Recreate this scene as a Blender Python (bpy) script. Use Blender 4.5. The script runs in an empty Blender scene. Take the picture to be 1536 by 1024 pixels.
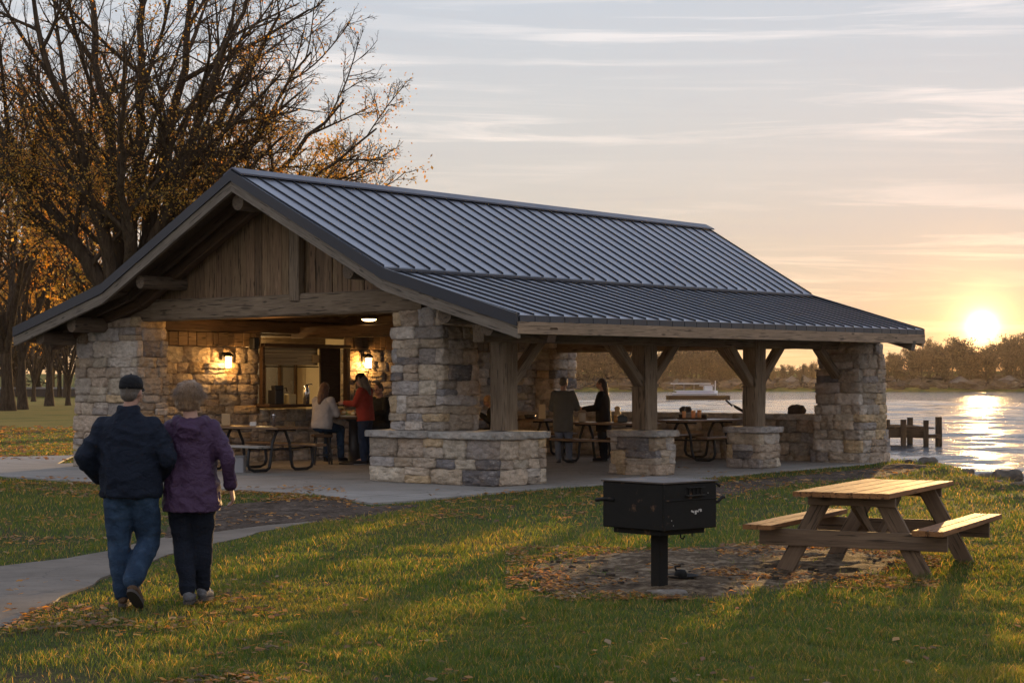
import bpy, bmesh, math, random
import numpy as np
from mathutils import Vector, Matrix, noise
R = math.radians
rnd = random.Random(7)
S = bpy.context.scene
COL = S.collection
H = 1.72          # camera height
F = 2650.0        # focal length in pixels of the 1536 wide photograph
ang = R(40.1)
U = Vector((math.sin(ang), math.cos(ang), 0)); V = Vector((-math.cos(ang), math.sin(ang), 0)); Z = Vector((0, 0, 1))
P0 = Vector((-0.305, 28.85, 0))
def P(a, b, z=0.0): return P0 + U*a + V*b + Z*z          # pavilion frame: a along the ridge, b across
def G(px, py, z=0.0):                                     # ground point seen at a pixel of the photo
    Y = F*(H-z)/(py-575.0); return Vector(((px-768)/F*Y, Y, z))
org = {}
def tag(o, label=None, cat=None, group=None, kind=None):
    if label: o['label'] = label
    if cat: o['category'] = cat
    if group: o['group'] = group
    if kind: o['kind'] = kind
    return o
def empty(name, loc, label, cat, group=None):
    o = bpy.data.objects.new(name, None); COL.objects.link(o); o.location = loc; o.empty_display_size = .2
    org[o.name] = Vector(loc)
    return tag(o, label, cat, group)
def link(name, me, mat, parent=None, origin=None):
    if mat is not None:
        for m in (mat if isinstance(mat, (list, tuple)) else [mat]): me.materials.append(m)
    o = bpy.data.objects.new(name, me); COL.objects.link(o)
    if parent is not None:
        o.parent = parent; org[o.name] = org[parent.name]
    else:
        o.location = origin or (0, 0, 0); org[o.name] = Vector(origin or (0, 0, 0))
    return o
def copy_tree(o, parent=None):
    c = o.copy(); COL.objects.link(c)
    if parent is not None: c.parent = parent
    org[c.name] = org.get(o.name, Vector())
    for ch in list(o.children): copy_tree(ch, c)
    return c
def frame(d, up=Z):
    d = Vector(d).normalized(); up = Vector(up)
    if abs(d.dot(up)) > .98: up = Vector((0, 1, 0)) if abs(d.z) > .9 else Vector((1, 0, 0))
    s = up.cross(d).normalized(); u = d.cross(s)
    return Matrix((d, s, u)).transposed()
SUBC = {}
def cubegrid(n):
    if n in SUBC: return SUBC[n]
    idx = {}; vs = []; fs = []
    def vid(p):
        k = tuple(round(q, 5) for q in p)
        if k not in idx: idx[k] = len(vs); vs.append(k)
        return idx[k]
    for ax in range(3):
        for s in (-1, 1):
            for i in range(n):
                for j in range(n):
                    q = []
                    for (di, dj) in ((0, 0), (1, 0), (1, 1), (0, 1)):
                        p = [0, 0, 0]; p[ax] = s; p[(ax+1) % 3] = -1+2*(i+di)/n; p[(ax+2) % 3] = -1+2*(j+dj)/n
                        q.append(vid(p))
                    fs.append(q if s > 0 else q[::-1])
    SUBC[n] = (vs, fs); return SUBC[n]
class MB:
    def __init__(s): s.v = []; s.f = []; s.l = []; s.c = []; s.mi = []
    def add(s, vs, fs, loc=None, col=(1, 1, 1), mi=0):
        b = len(s.v); s.v.extend(tuple(v) for v in vs); s.f.extend([tuple(b+i for i in f) for f in fs]); s.mi.extend([mi]*len(fs))
        s.l.extend(tuple(x) for x in (loc if loc is not None else vs)); s.c.extend([col]*len(vs))
    def box(s, c, size, M=None, bev=.008, col=(1, 1, 1), loff=None, wob=0):
        M = M or Matrix.Identity(3); c = Vector(c)
        h = [max(x/2, 1e-4) for x in size]; bv = min(bev, min(h)*.45)
        vs = []; ix = {}
        for sx in (-1, 1):
            for sy in (-1, 1):
                for sz in (-1, 1):
                    sg = (sx, sy, sz)
                    for ax in range(3):
                        p = [sg[k]*(h[k]-(0 if k == ax else bv)) for k in range(3)]
                        ix[(sx, sy, sz, ax)] = len(vs); vs.append(Vector(p))
        fs = []
        def q(l): fs.append(l)
        for ax in range(3):
            a1, a2 = (ax+1) % 3, (ax+2) % 3
            for sg in (-1, 1):
                l = []
                for (p1, p2) in ((-1, -1), (1, -1), (1, 1), (-1, 1)):
                    k = [0, 0, 0]; k[ax] = sg; k[a1] = p1; k[a2] = p2; l.append(ix[(k[0], k[1], k[2], ax)])
                q(l if sg > 0 else l[::-1])
            for s1 in (-1, 1):
                for s2 in (-1, 1):
                    l = []
                    for (sg, w) in ((-1, a1), (1, a1), (1, a2), (-1, a2)):
                        k = [0, 0, 0]; k[ax] = sg; k[a1] = s1; k[a2] = s2; l.append(ix[(k[0], k[1], k[2], w)])
                    q(l if s1*s2 < 0 else l[::-1])
        for sx in (-1, 1):
            for sy in (-1, 1):
                for sz in (-1, 1):
                    l = [ix[(sx, sy, sz, a)] for a in range(3)]; q(l if sx*sy*sz > 0 else l[::-1])
        if loff is None: loff = (rnd.uniform(0, 50), rnd.uniform(0, 50), rnd.uniform(0, 50))
        loc = [v+Vector(loff) for v in vs]
        s.add([c+M @ v for v in vs], fs, loc, col)
    def beam(s, p0, p1, w, h, up=Z, bev=.012, col=(1, 1, 1)):
        p0 = Vector(p0); p1 = Vector(p1); M = frame(p1-p0, up)
        s.box((p0+p1)/2, ((p1-p0).length, w, h), M, bev, col)
    def timber(s, p0, p1, w, h, up=Z, col=(1, 1, 1), amp=.012, seg=.12):   # rough hewn timber, slightly uneven
        p0 = Vector(p0); p1 = Vector(p1); M = frame(p1-p0, up); L = (p1-p0).length
        n = max(3, int(L/seg)); off = Vector((rnd.uniform(0, 50), rnd.uniform(0, 50), rnd.uniform(0, 50)))
        prof = []
        b = min(w, h)*.1
        for (x, y) in ((w/2-b, h/2), (0, h/2), (-w/2+b, h/2), (-w/2, h/2-b), (-w/2, 0), (-w/2, -h/2+b), (-w/2+b, -h/2), (0, -h/2), (w/2-b, -h/2), (w/2, -h/2+b), (w/2, 0), (w/2, h/2-b)): prof.append((x, y))
        k = len(prof); vs = []; loc = []; fs = []
        for i in range(n+1):
            x = -L/2+L*i/n
            for (y, z) in prof:
                q = Vector((x, y, z)); nn = noise.noise(Vector((x*1.3, y*5, z*5))+off)*amp+noise.noise(Vector((x*5, y*12, z*12))+off)*amp*.5
                r = Vector((0, y, z)).normalized()*nn
                vs.append((p0+p1)/2+M @ (q+r)); loc.append(q+off)
        for i in range(n):
            for j in range(k):
                fs.append((i*k+j, (i+1)*k+j, (i+1)*k+(j+1) % k, i*k+(j+1) % k))
        fs.append(tuple(range(k))); fs.append(tuple(n*k+j for j in reversed(range(k))))
        s.add(vs, fs, loc, col)
    def tube(s, pts, rad, n=8, col=(1, 1, 1), cap=True, wob=0, up=Z):
        pts = [Vector(p) for p in pts]
        if not hasattr(rad, '__len__'): rad = [rad]*len(pts)
        vs = []; loc = []; fs = []; off = Vector((rnd.uniform(0, 50), rnd.uniform(0, 50), 0)); acc = 0
        pm = None
        for i, p in enumerate(pts):
            d = (pts[min(i+1, len(pts)-1)]-pts[max(i-1, 0)]).normalized()
            if pm is None: M = frame(d, up)
            else:
                sd = pm.col[1]-d*pm.col[1].dot(d); sd.normalize(); M = Matrix((d, sd, d.cross(sd))).transposed()
            pm = M
            if i: acc += (pts[i]-pts[i-1]).length
            for j in range(n):
                t = 2*math.pi*j/n; r = rad[i]
                if wob: r *= 1+wob*noise.noise(p*3+Vector((math.cos(t), math.sin(t), 0))*1.5+off)
                vs.append(p+M.col[1]*math.cos(t)*r+M.col[2]*math.sin(t)*r); loc.append(Vector((acc, math.cos(t)*rad[i], math.sin(t)*rad[i]))+off)
        for i in range(len(pts)-1):
            for j in range(n): fs.append((i*n+j, i*n+(j+1) % n, (i+1)*n+(j+1) % n, (i+1)*n+j))
        if cap: fs.append(tuple(reversed(range(n)))); fs.append(tuple((len(pts)-1)*n+j for j in range(n)))
        s.add(vs, fs, loc, col)
    def lathe(s, prof, c=(0, 0, 0), n=16, col=(1, 1, 1), M=None):        # prof: (r, z)
        vs = []; fs = []; c = Vector(c); M = M or Matrix.Identity(3)
        for (r, z) in prof:
            for j in range(n): t = 2*math.pi*j/n; vs.append(c+M @ Vector((r*math.cos(t), r*math.sin(t), z)))
        for i in range(len(prof)-1):
            for j in range(n): fs.append((i*n+j, i*n+(j+1) % n, (i+1)*n+(j+1) % n, (i+1)*n+j))
        if prof[0][0] > 1e-4: fs.append(tuple(reversed(range(n))))
        if prof[-1][0] > 1e-4: fs.append(tuple((len(prof)-1)*n+j for j in range(n)))
        s.add(vs, fs, None, col)
    def ell(s, c, r, M=None, nu=14, nv=10, col=(1, 1, 1)):
        c = Vector(c); M = M or Matrix.Identity(3)
        if not hasattr(r, '__len__'): r = (r, r, r)
        vs = [c+M @ Vector((0, 0, -r[2]))]; fs = []
        for i in range(1, nv):
            ph = math.pi*i/nv
            for j in range(nu):
                t = 2*math.pi*j/nu; vs.append(c+M @ Vector((r[0]*math.sin(ph)*math.cos(t), r[1]*math.sin(ph)*math.sin(t), -r[2]*math.cos(ph))))
        vs.append(c+M @ Vector((0, 0, r[2]))); e = len(vs)-1
        for j in range(nu):
            fs.append((0, 1+(j+1) % nu, 1+j)); fs.append((e, e-nu+j, e-nu+(j+1) % nu))
            for i in range(nv-2): a = 1+i*nu; fs.append((a+j, a+(j+1) % nu, a+nu+(j+1) % nu, a+nu+j))
        s.add(vs, fs, None, col)
    def cap(s, p0, r0, p1, r1, n=12, sq=1.0):                            # tapered capsule
        p0 = Vector(p0); p1 = Vector(p1); d = p1-p0; L = d.length
        if L < 1e-5: d = Z.copy()*1e-3; p1 = p0+d
        M = frame(d); d = d.normalized(); pts = []
        for a in (90, 60, 30, 0): pts.append((p0-d*r0*math.sin(R(a)), r0*math.cos(R(a))+1e-4))
        for a in (0, 30, 60, 90): pts.append((p1+d*r1*math.sin(R(a)), r1*math.cos(R(a))+1e-4))
        vs = []; fs = []
        for (p, r) in pts:
            for j in range(n): t = 2*math.pi*j/n; vs.append(p+M.col[1]*math.cos(t)*r+M.col[2]*math.sin(t)*r*sq)
        m = len(pts)
        for i in range(m-1):
            for j in range(n): fs.append((i*n+j, i*n+(j+1) % n, (i+1)*n+(j+1) % n, (i+1)*n+j))
        fs.append(tuple(reversed(range(n)))); fs.append(tuple((m-1)*n+j for j in range(n)))
        s.add(vs, fs)
    def loft(s, rings, n=24, p=2.3):     # rings: (centre, rx, ry, right, fwd)
        vs = []; fs = []
        def se(c): return math.copysign(abs(c)**(2/p), c)
        for (c, rx, ry, rt, fw) in rings:
            c = Vector(c)
            for j in range(n):
                t = 2*math.pi*j/n; vs.append(c+Vector(rt)*rx*se(math.cos(t))+Vector(fw)*ry*se(math.sin(t)))
        m = len(rings)
        for i in range(m-1):
            for j in range(n): fs.append((i*n+j, i*n+(j+1) % n, (i+1)*n+(j+1) % n, (i+1)*n+j))
        fs.append(tuple(reversed(range(n)))); fs.append(tuple((m-1)*n+j for j in range(n)))
        s.add(vs, fs)
    def stone(s, c, size, M=None, n=3, rough=.03, sq=.78, col=(1, 1, 1)):
        gv, gf = cubegrid(n); M = M or Matrix.Identity(3); c = Vector(c)
        off = Vector((rnd.uniform(0, 99), rnd.uniform(0, 99), rnd.uniform(0, 99))); vs = []; loc = []
        h = Vector(size)/2; mn = min(h)
        sk = [rnd.uniform(-.07, .07) for _ in range(4)]
        rr = max(min(h.x, h.z)*(1-sq)*1.5, .010)
        for g in gv:
            q = Vector((g[0]*h.x*(1+sk[0]*g[2]), g[1]*h.y, g[2]*h.z*(1+sk[1]*g[0])))
            inner = Vector((max(-h.x+rr, min(h.x-rr, q.x)), max(-h.y+rr, min(h.y-rr, q.y)), max(-h.z+rr, min(h.z-rr, q.z))))
            d = q-inner
            if d.length > 1e-6:
                d2 = d.normalized()*min(rr, d.length); q = inner+d2
            nn = noise.noise(q*4.5+off)*rough+noise.noise(q*13+off)*rough*.7
            dd = Vector((q.x/h.x*.35, q.y/h.y, q.z/h.z*.35))
            if dd.length > 1e-6: q = q+dd.normalized()*nn
            vs.append(c+M @ q); loc.append(q+off)
        s.add(vs, gf, loc, col)
    def mesh(s, origin=(0, 0, 0), smooth=False, flatang=None):
        me = bpy.data.meshes.new('mesh'); o = Vector(origin)
        A = np.array(s.v, dtype=np.float32).reshape(-1, 3)-np.array(o, dtype=np.float32)
        me.from_pydata(A.tolist(), [], s.f); 
        at = me.attributes.new('loc', 'FLOAT_VECTOR', 'POINT'); at.data.foreach_set('vector', np.array(s.l, dtype=np.float32).ravel())
        ac = me.attributes.new('tint', 'FLOAT_VECTOR', 'POINT'); ac.data.foreach_set('vector', np.array(s.c, dtype=np.float32).ravel())
        if smooth: me.polygons.foreach_set('use_smooth', [True]*len(me.polygons))
        if any(s.mi): me.polygons.foreach_set('material_index', s.mi)
        me.update()
        if flatang: me.set_sharp_from_angle(angle=R(flatang))
        return me
    def build(s, name, mat, parent=None, smooth=False, origin=None, flatang=None):
        o = org[parent.name] if parent is not None else Vector(origin or (0, 0, 0))
        return link(name, s.mesh(o, smooth, flatang), mat, parent, origin)
def remesh(mb, voxel, name, mat, parent=None, smooth=4, origin=None, disp=None):
    o = org[parent.name] if parent is not None else Vector(origin or (0, 0, 0))
    me = mb.mesh(o); t = bpy.data.objects.new('tmp', me); COL.objects.link(t)
    m = t.modifiers.new('r', 'REMESH'); m.mode = 'VOXEL'; m.voxel_size = voxel; m.use_smooth_shade = True
    m2 = t.modifiers.new('s', 'SMOOTH'); m2.factor = .5; m2.iterations = smooth
    dg = bpy.context.evaluated_depsgraph_get(); dg.update()
    me2 = bpy.data.meshes.new_from_object(t.evaluated_get(dg)); bpy.data.objects.remove(t); bpy.data.meshes.remove(me)
    n = len(me2.vertices); co = np.empty(n*3, dtype=np.float32); me2.vertices.foreach_get('co', co)
    if disp:
        no = np.empty(n*3, dtype=np.float32); me2.vertices.foreach_get('normal', no)
        co = co.reshape(-1, 3); no = no.reshape(-1, 3); d = np.array([disp(Vector(c)) for c in co.tolist()], dtype=np.float32)
        co = (co+no*d[:, None]).astype(np.float32).ravel(); me2.vertices.foreach_set('co', co)
    at = me2.attributes.new('loc', 'FLOAT_VECTOR', 'POINT'); at.data.foreach_set('vector', co)
    ac = me2.attributes.new('tint', 'FLOAT_VECTOR', 'POINT'); ac.data.foreach_set('vector', np.ones(n*3, dtype=np.float32))
    me2.polygons.foreach_set('use_smooth', [True]*len(me2.polygons)); me2.update()
    return link(name, me2, mat, parent, origin)
def np_mesh(verts, faces, tint=None, smooth=False):
    me = bpy.data.meshes.new('mesh'); verts = np.asarray(verts, dtype=np.float32); faces = np.asarray(faces, dtype=np.int32)
    k = faces.shape[1]; me.vertices.add(len(verts)); me.vertices.foreach_set('co', verts.ravel())
    me.loops.add(faces.size); me.loops.foreach_set('vertex_index', faces.ravel())
    me.polygons.add(len(faces)); me.polygons.foreach_set('loop_start', np.arange(0, faces.size, k, dtype=np.int32))
    me.polygons.foreach_set('use_smooth', np.full(len(faces), smooth, dtype=bool))
    if tint is not None:
        ac = me.attributes.new('tint', 'FLOAT_VECTOR', 'POINT'); ac.data.foreach_set('vector', np.asarray(tint, dtype=np.float32).ravel())
    me.update(calc_edges=True); return me

# ---------------------------------------------------------------- materials
def shade(c, lo, hi):
    k = rnd.uniform(lo, hi); return tuple(x*k*rnd.uniform(.98, 1.02) for x in c)
class NT:
    def __init__(s, nt): s.t = nt; s.n = nt.nodes; s.l = nt.links
    def node(s, typ, ins=None, **kw):
        n = s.n.new(typ)
        for k, v in kw.items(): setattr(n, k, v)
        for k, v in (ins or {}).items():
            if isinstance(v, bpy.types.NodeSocket): s.l.new(v, n.inputs[k])
            else: n.inputs[k].default_value = v
        return n
    def math(s, op, a, b=0.0, c=0.0, clamp=False):
        n = s.n.new('ShaderNodeMath'); n.operation = op; n.use_clamp = clamp
        for i, v in enumerate((a, b, c)):
            if isinstance(v, bpy.types.NodeSocket): s.l.new(v, n.inputs[i])
            else: n.inputs[i].default_value = v
        return n.outputs[0]
    def ramp(s, fac, stops, interp='LINEAR'):
        n = s.n.new('ShaderNodeValToRGB'); cr = n.color_ramp; cr.interpolation = interp
        while len(cr.elements) < len(stops): cr.elements.new(.5)
        for e, (p, c) in zip(cr.elements, stops):
            e.position = p; e.color = (c[0], c[1], c[2], 1) if hasattr(c, '__len__') else (c, c, c, 1)
        s.l.new(fac, n.inputs[0]); return n.outputs[0]
    def mix(s, f, a, b, mode='MIX'):
        n = s.n.new('ShaderNodeMix'); n.data_type = 'RGBA'; n.blend_type = mode
        for k, v in ((0, f), (6, a), (7, b)):
            if isinstance(v, bpy.types.NodeSocket): s.l.new(v, n.inputs[k])
            elif k == 0: n.inputs[0].default_value = v
            else: n.inputs[k].default_value = (v[0], v[1], v[2], 1)
        return n.outputs[2]
    def noise(s, vec, scale, detail=4, rough=.55, dist=0.0):
        n = s.node('ShaderNodeTexNoise', {'Scale': scale, 'Detail': detail, 'Roughness': rough, 'Distortion': dist})
        s.l.new(vec, n.inputs['Vector']); return n.outputs['Fac']
    def mapping(s, vec, scale=(1, 1, 1), loc=(0, 0, 0)):
        n = s.node('ShaderNodeMapping'); n.inputs['Scale'].default_value = scale; n.inputs['Location'].default_value = loc
        s.l.new(vec, n.inputs['Vector']); return n.outputs[0]
    def attr(s, name='loc'): return s.node('ShaderNodeAttribute', attribute_name=name).outputs['Vector']
    def bump(s, h, strength=.5, dist=.02):
        n = s.node('ShaderNodeBump', {'Strength': strength, 'Distance': dist}); s.l.new(h, n.inputs['Height']); return n.outputs[0]
def newmat(name):
    m = bpy.data.materials.new(name); m.use_nodes = True; m.node_tree.nodes.clear(); t = NT(m.node_tree)
    out = t.node('ShaderNodeOutputMaterial'); b = t.node('ShaderNodeBsdfPrincipled'); t.l.new(b.outputs[0], out.inputs['Surface'])
    return m, t, b, out
def setc(t, b, key, v):
    if isinstance(v, bpy.types.NodeSocket): t.l.new(v, b.inputs[key])
    else: b.inputs[key].default_value = (*v, 1) if hasattr(v, '__len__') else v
def simple(name, col, rough=.6, metal=0.0, nscale=30, nvar=.25, bump=.2, bdist=.004, attr='loc', emis=None, estr=0, dirt=None, spec=None):
    m, t, b, o = newmat(name); v = t.attr(attr)
    n = t.noise(v, nscale, 5); n2 = t.noise(v, nscale*.13, 3)
    f = t.math('ADD', t.math('MULTIPLY', n, nvar), t.math('MULTIPLY', n2, nvar)); f = t.math('ADD', f, 1-nvar)
    c = t.node('ShaderNodeVectorMath', operation='SCALE'); c.inputs[0].default_value = col; t.l.new(f, c.inputs['Scale'])
    cc = t.mix(1.0, c.outputs[0], t.attr('tint'), 'MULTIPLY')
    if dirt:
        k = t.ramp(t.noise(v, dirt[1], 6, .65), [(dirt[2], 0), (dirt[2]+.08, 1)]); cc = t.mix(k, cc, dirt[0])
    setc(t, b, 'Base Color', cc); setc(t, b, 'Roughness', t.math('ADD', t.math('MULTIPLY', n2, .25), rough-.12)); b.inputs['Metallic'].default_value = metal
    if bump: t.l.new(t.bump(n, bump, bdist), b.inputs['Normal'])
    if spec is not None: b.inputs['Specular IOR Level'].default_value = spec
    if emis: b.inputs['Emission Color'].default_value = (*emis, 1); b.inputs['Emission Strength'].default_value = estr
    return m
def wood(name, c0, c1, c2, rough=.75, gl=1.0, knots=True, bs=.5, spec=.3):
    m, t, b, o = newmat(name); v = t.attr('loc')
    g = t.noise(t.mapping(v, (1.2*gl, 22*gl, 22*gl)), 1.6, 6, .65, .6)
    g2 = t.noise(t.mapping(v, (.8, 70, 70)), 1.5, 3, .6)
    bl = t.noise(t.mapping(v, (1, 3, 3)), 1.1, 4, .6)
    c = t.ramp(g, [(.25, c0), (.5, c1), (.78, c2)])
    c = t.mix(t.ramp(bl, [(.3, 0), (.75, .55)]), c, [x*.62 for x in c0])
    crack = t.ramp(t.noise(t.mapping(v, (.9, 16, 16)), 2.3, 2, .5, .3), [(.34, 1), (.40, 0)])
    c = t.mix(t.math('MULTIPLY', crack, .8), c, [x*.25 for x in c0])
    if knots:
        vo = t.node('ShaderNodeTexVoronoi', {'Scale': 1.0}); t.l.new(t.mapping(v, (1.6, 5, 5)), vo.inputs['Vector'])
        c = t.mix(t.ramp(vo.outputs['Distance'], [(.05, .85), (.13, 0)]), c, [x*.3 for x in c0])
    c = t.mix(1.0, c, t.attr('tint'), 'MULTIPLY')
    setc(t, b, 'Base Color', c); b.inputs['Roughness'].default_value = rough; b.inputs['Specular IOR Level'].default_value = spec
    hh = t.math('SUBTRACT', t.math('ADD', g, t.math('MULTIPLY', g2, .5)), t.math('MULTIPLY', crack, .8))
    t.l.new(t.bump(hh, bs, .012), b.inputs['Normal']); return m
def stonemat(name, mul=1.0):
    m, t, b, o = newmat(name); v = t.attr('loc')
    n1 = t.noise(v, 5, 6, .65); n2 = t.noise(v, 28, 5, .7); n3 = t.noise(v, 1.8, 3, .6)
    w = t.noise(t.mapping(v, (1, 1, 4)), 6, 4, .6, 1.5)
    vf = t.node('ShaderNodeTexVoronoi', {'Scale': 7.0, 'Randomness': 1.0}); t.l.new(t.mapping(v, (1, 1, 1.6)), vf.inputs['Vector']); vd = vf.outputs['Distance']; f = t.math('ADD', t.math('MULTIPLY', n1, 1.3), t.math('MULTIPLY', n2, 1.0)); f = t.math('ADD', f, -.12)
    c = t.mix(1.0, t.attr('tint'), (mul, mul, mul), 'MULTIPLY')
    c = t.mix(t.ramp(n3, [(.48, 0), (.72, .35)]), c, (.30*mul, .20*mul, .12*mul))
    c = t.mix(t.ramp(w, [(.55, 0), (.68, .35)]), c, (.42*mul, .38*mul, .33*mul))
    sc = t.node('ShaderNodeVectorMath', operation='SCALE'); t.l.new(c, sc.inputs[0]); t.l.new(f, sc.inputs['Scale'])
    c = t.mix(t.ramp(n2, [(.62, 0), (.74, .7)]), sc.outputs[0], (.07, .06, .05))
    setc(t, b, 'Base Color', c); b.inputs['Roughness'].default_value = .9; b.inputs['Specular IOR Level'].default_value = .2
    n4 = t.noise(v, 75, 3, .7); h = t.math('ADD', n1, t.math('ADD', t.math('MULTIPLY_ADD', n4, .35, t.math('MULTIPLY_ADD', vd, 1.5, t.math('MULTIPLY', n2, .8))), t.math('MULTIPLY', w, .6)))
    t.l.new(t.bump(h, 1.0, .06), b.inputs['Normal']); return m
MT = {}
MT['stone'] = stonemat('field_stone', 1.5)
MT['rock'] = stonemat('shore_rock', .55)
MT['mortar'] = simple('mortar', (.25, .22, .185), .95, nscale=40, nvar=.4, bump=.8, bdist=.01)
MT['timber'] = wood('weathered_timber', (.12, .085, .055), (.20, .145, .095), (.31, .24, .17), bs=.7)
MT['grey_timber'] = wood('grey_fascia_timber', (.10, .082, .063), (.17, .14, .11), (.24, .205, .165), bs=.5)
MT['board'] = wood('gable_board', (.12, .08, .045), (.20, .13, .075), (.30, .215, .13), bs=.6)
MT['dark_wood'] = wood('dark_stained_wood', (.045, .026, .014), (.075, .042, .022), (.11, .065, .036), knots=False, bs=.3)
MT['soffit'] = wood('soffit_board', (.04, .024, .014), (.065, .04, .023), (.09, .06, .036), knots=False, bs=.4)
MT['table_wood'] = wood('picnic_plank', (.15, .064, .022), (.25, .112, .038), (.32, .16, .065), rough=.68, bs=.5, spec=.25)
MT['table_frame'] = wood('picnic_frame_wood', (.10, .065, .04), (.16, .105, .065), (.23, .16, .10), bs=.4)
MT['inner_wood'] = wood('indoor_table_plank', (.11, .055, .022), (.19, .10, .045), (.26, .15, .07), rough=.35, knots=False, bs=.2, spec=.6)
MT['black_metal'] = simple('black_steel', (.018, .018, .02), .5, .3, nscale=60, bump=.15)
MT['bbq'] = simple('grill_steel', (.011, .010, .009), .7, .0, spec=.15, nscale=14, nvar=.5, bump=.4, bdist=.004, dirt=((.10, .055, .03), 9, .62))
MT['bbq_top'] = simple('grill_lid_steel', (.06, .045, .036), .6, .1, nscale=20, nvar=.5, bump=.4, bdist=.003, dirt=((.16, .085, .04), 7, .56))
MT['concrete'] = None
def roofmat():
    m, t, b, o = newmat('standing_seam_metal'); v = t.attr('loc')
    n = t.noise(t.mapping(v, (.5, .5, .5)), 1.0, 4); n2 = t.noise(t.mapping(v, (8, 1.2, 8)), 2, 5)
    c = t.ramp(t.math('ADD', t.math('MULTIPLY', n, .6), t.math('MULTIPLY', n2, .4)), [(.3, (.19, .205, .24)), (.7, (.27, .285, .325))])
    c = t.mix(1.0, c, t.attr('tint'), 'MULTIPLY')
    setc(t, b, 'Base Color', c); b.inputs['Metallic'].default_value = .6
    setc(t, b, 'Roughness', t.math('ADD', t.math('MULTIPLY', n2, .2), .30))
    t.l.new(t.bump(t.math('ADD', n, t.math('MULTIPLY', t.noise(t.mapping(v, (1.3, 1.3, 1.3)), 1.6, 3), .6)), .45, .05), b.inputs['Normal']); return m
MT['roof'] = roofmat()
MT['seam'] = simple('shade_toned_seam', (.016, .018, .024), .6, .0, nscale=8, nvar=.2, bump=.05, spec=.25)  # seam colour darkened to carry the shade on the rib sides
MT['trim'] = simple('dark_metal_trim', (.020, .023, .033), .42, .35, nscale=8, nvar=.2, bump=.1)
MT['purlin'] = MT['timber']
# ---------------------------------------------------------------- camera, sun, sky
cam = bpy.data.objects.new('camera', bpy.data.cameras.new('camera')); COL.objects.link(cam); S.camera = cam
cam.location = (0, 0, H); cam.rotation_euler = (R(90), 0, 0)
cam.data.sensor_width = 36; cam.data.lens = F/1536*36; cam.data.shift_y = (575-512)/1536; cam.data.clip_end = 6000; cam.data.clip_start = .1
S.view_settings.view_transform = 'Standard'; S.view_settings.look = 'None'; S.view_settings.exposure = .34; S.view_settings.gamma = 1
S.cycles.max_bounces = 6; S.cycles.diffuse_bounces = 3; S.cycles.glossy_bounces = 3; S.cycles.transmission_bounces = 4; S.cycles.transparent_max_bounces = 6; S.cycles.volume_bounces = 0
S.cycles.sample_clamp_direct = 45; S.cycles.sample_clamp_indirect = 4; S.cycles.use_adaptive_sampling = True
SAZ, SEL = R(14.9), R(3.3)
sun = bpy.data.objects.new('sun', bpy.data.lights.new('sun', 'SUN')); COL.objects.link(sun)
sun.data.energy = 5.0; sun.data.angle = R(.5); sun.data.color = (1, .59, .22)
sd = Vector((math.sin(SAZ)*math.cos(SEL), math.cos(SAZ)*math.cos(SEL), math.sin(SEL)))
sun.rotation_euler = (-sd).to_track_quat('-Z', 'Y').to_euler(); sun.location = sd*50
W = bpy.data.worlds.new('World'); S.world = W; W.use_nodes = True; W.node_tree.nodes.clear(); t = NT(W.node_tree)
d = t.node('ShaderNodeTexCoord').outputs['Generated']
sx = t.node('ShaderNodeSeparateXYZ'); t.l.new(d, sx.inputs[0]); dx, dy, dz = sx.outputs
zc = t.math('POWER', t.math('MAXIMUM', dz, 0.0), .5)
def zp(z): return z**.5
warm = t.ramp(zc, [(0, (.72, .42, .20)), (zp(.012), (.80, .50, .25)), (zp(.03), (.63, .45, .28)), (zp(.06), (.56, .465, .36)), (zp(.1), (.525, .485, .44)), (zp(.15), (.515, .515, .515)), (zp(.21), (.475, .51, .56)), (zp(.5), (.50, .56, .70)), (1, (.40, .48, .66))])
cool = t.ramp(zc, [(0, (.50, .46, .48)), (zp(.08), (.67, .63, .65)), (zp(.25), (.79, .78, .82)), (1, (.48, .54, .68))])
vm = t.node('ShaderNodeVectorMath', operation='DOT_PRODUCT'); t.l.new(d, vm.inputs[0]); SV = Vector((math.sin(SAZ)*math.cos(R(1.78)), math.cos(SAZ)*math.cos(R(1.78)), math.sin(R(1.78)))); vm.inputs[1].default_value = SV
dot = t.math('MAXIMUM', vm.outputs['Value'], 0.0)
base = t.mix(t.ramp(t.math('MULTIPLY_ADD', vm.outputs['Value'], .5, .5), [(.15, 0), (.85, 1)]), cool, warm)
# streaky clouds
cb = t.node('ShaderNodeCombineXYZ'); t.l.new(t.math('MULTIPLY', dx, 5.0), cb.inputs[0]); t.l.new(t.math('MULTIPLY', dy, 5.0), cb.inputs[1])
t.l.new(t.math('ADD', t.math('MULTIPLY', dz, 95.0), t.math('MULTIPLY', dx, 2.0)), cb.inputs[2])
n1 = t.noise(cb.outputs[0], 1.0, 7, .6, .6)
cb2 = t.node('ShaderNodeCombineXYZ'); t.l.new(t.math('MULTIPLY', dx, 3.0), cb2.inputs[0]); t.l.new(dy, cb2.inputs[1]); t.l.new(t.math('ADD', t.math('MULTIPLY', dz, 24.0), t.math('MULTIPLY', dx, -1.5)), cb2.inputs[2])
n2 = t.noise(cb2.outputs[0], 1.0, 3, .5)
cl = t.math('MULTIPLY', t.ramp(n1, [(.49, 0), (.64, 1)]), t.ramp(n2, [(.42, .08), (.58, 1)]))
dk = t.math('MULTIPLY', t.ramp(n1, [(.32, 1), (.48, 0)]), t.ramp(n2, [(.35, 1), (.6, .2)]))
cwarm = t.ramp(zc, [(0, (.92, .64, .34)), (zp(.04), (.94, .70, .45)), (zp(.09), (.84, .71, .60)), (zp(.2), (.73, .70, .70)), (1, (.5, .52, .58))])
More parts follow.
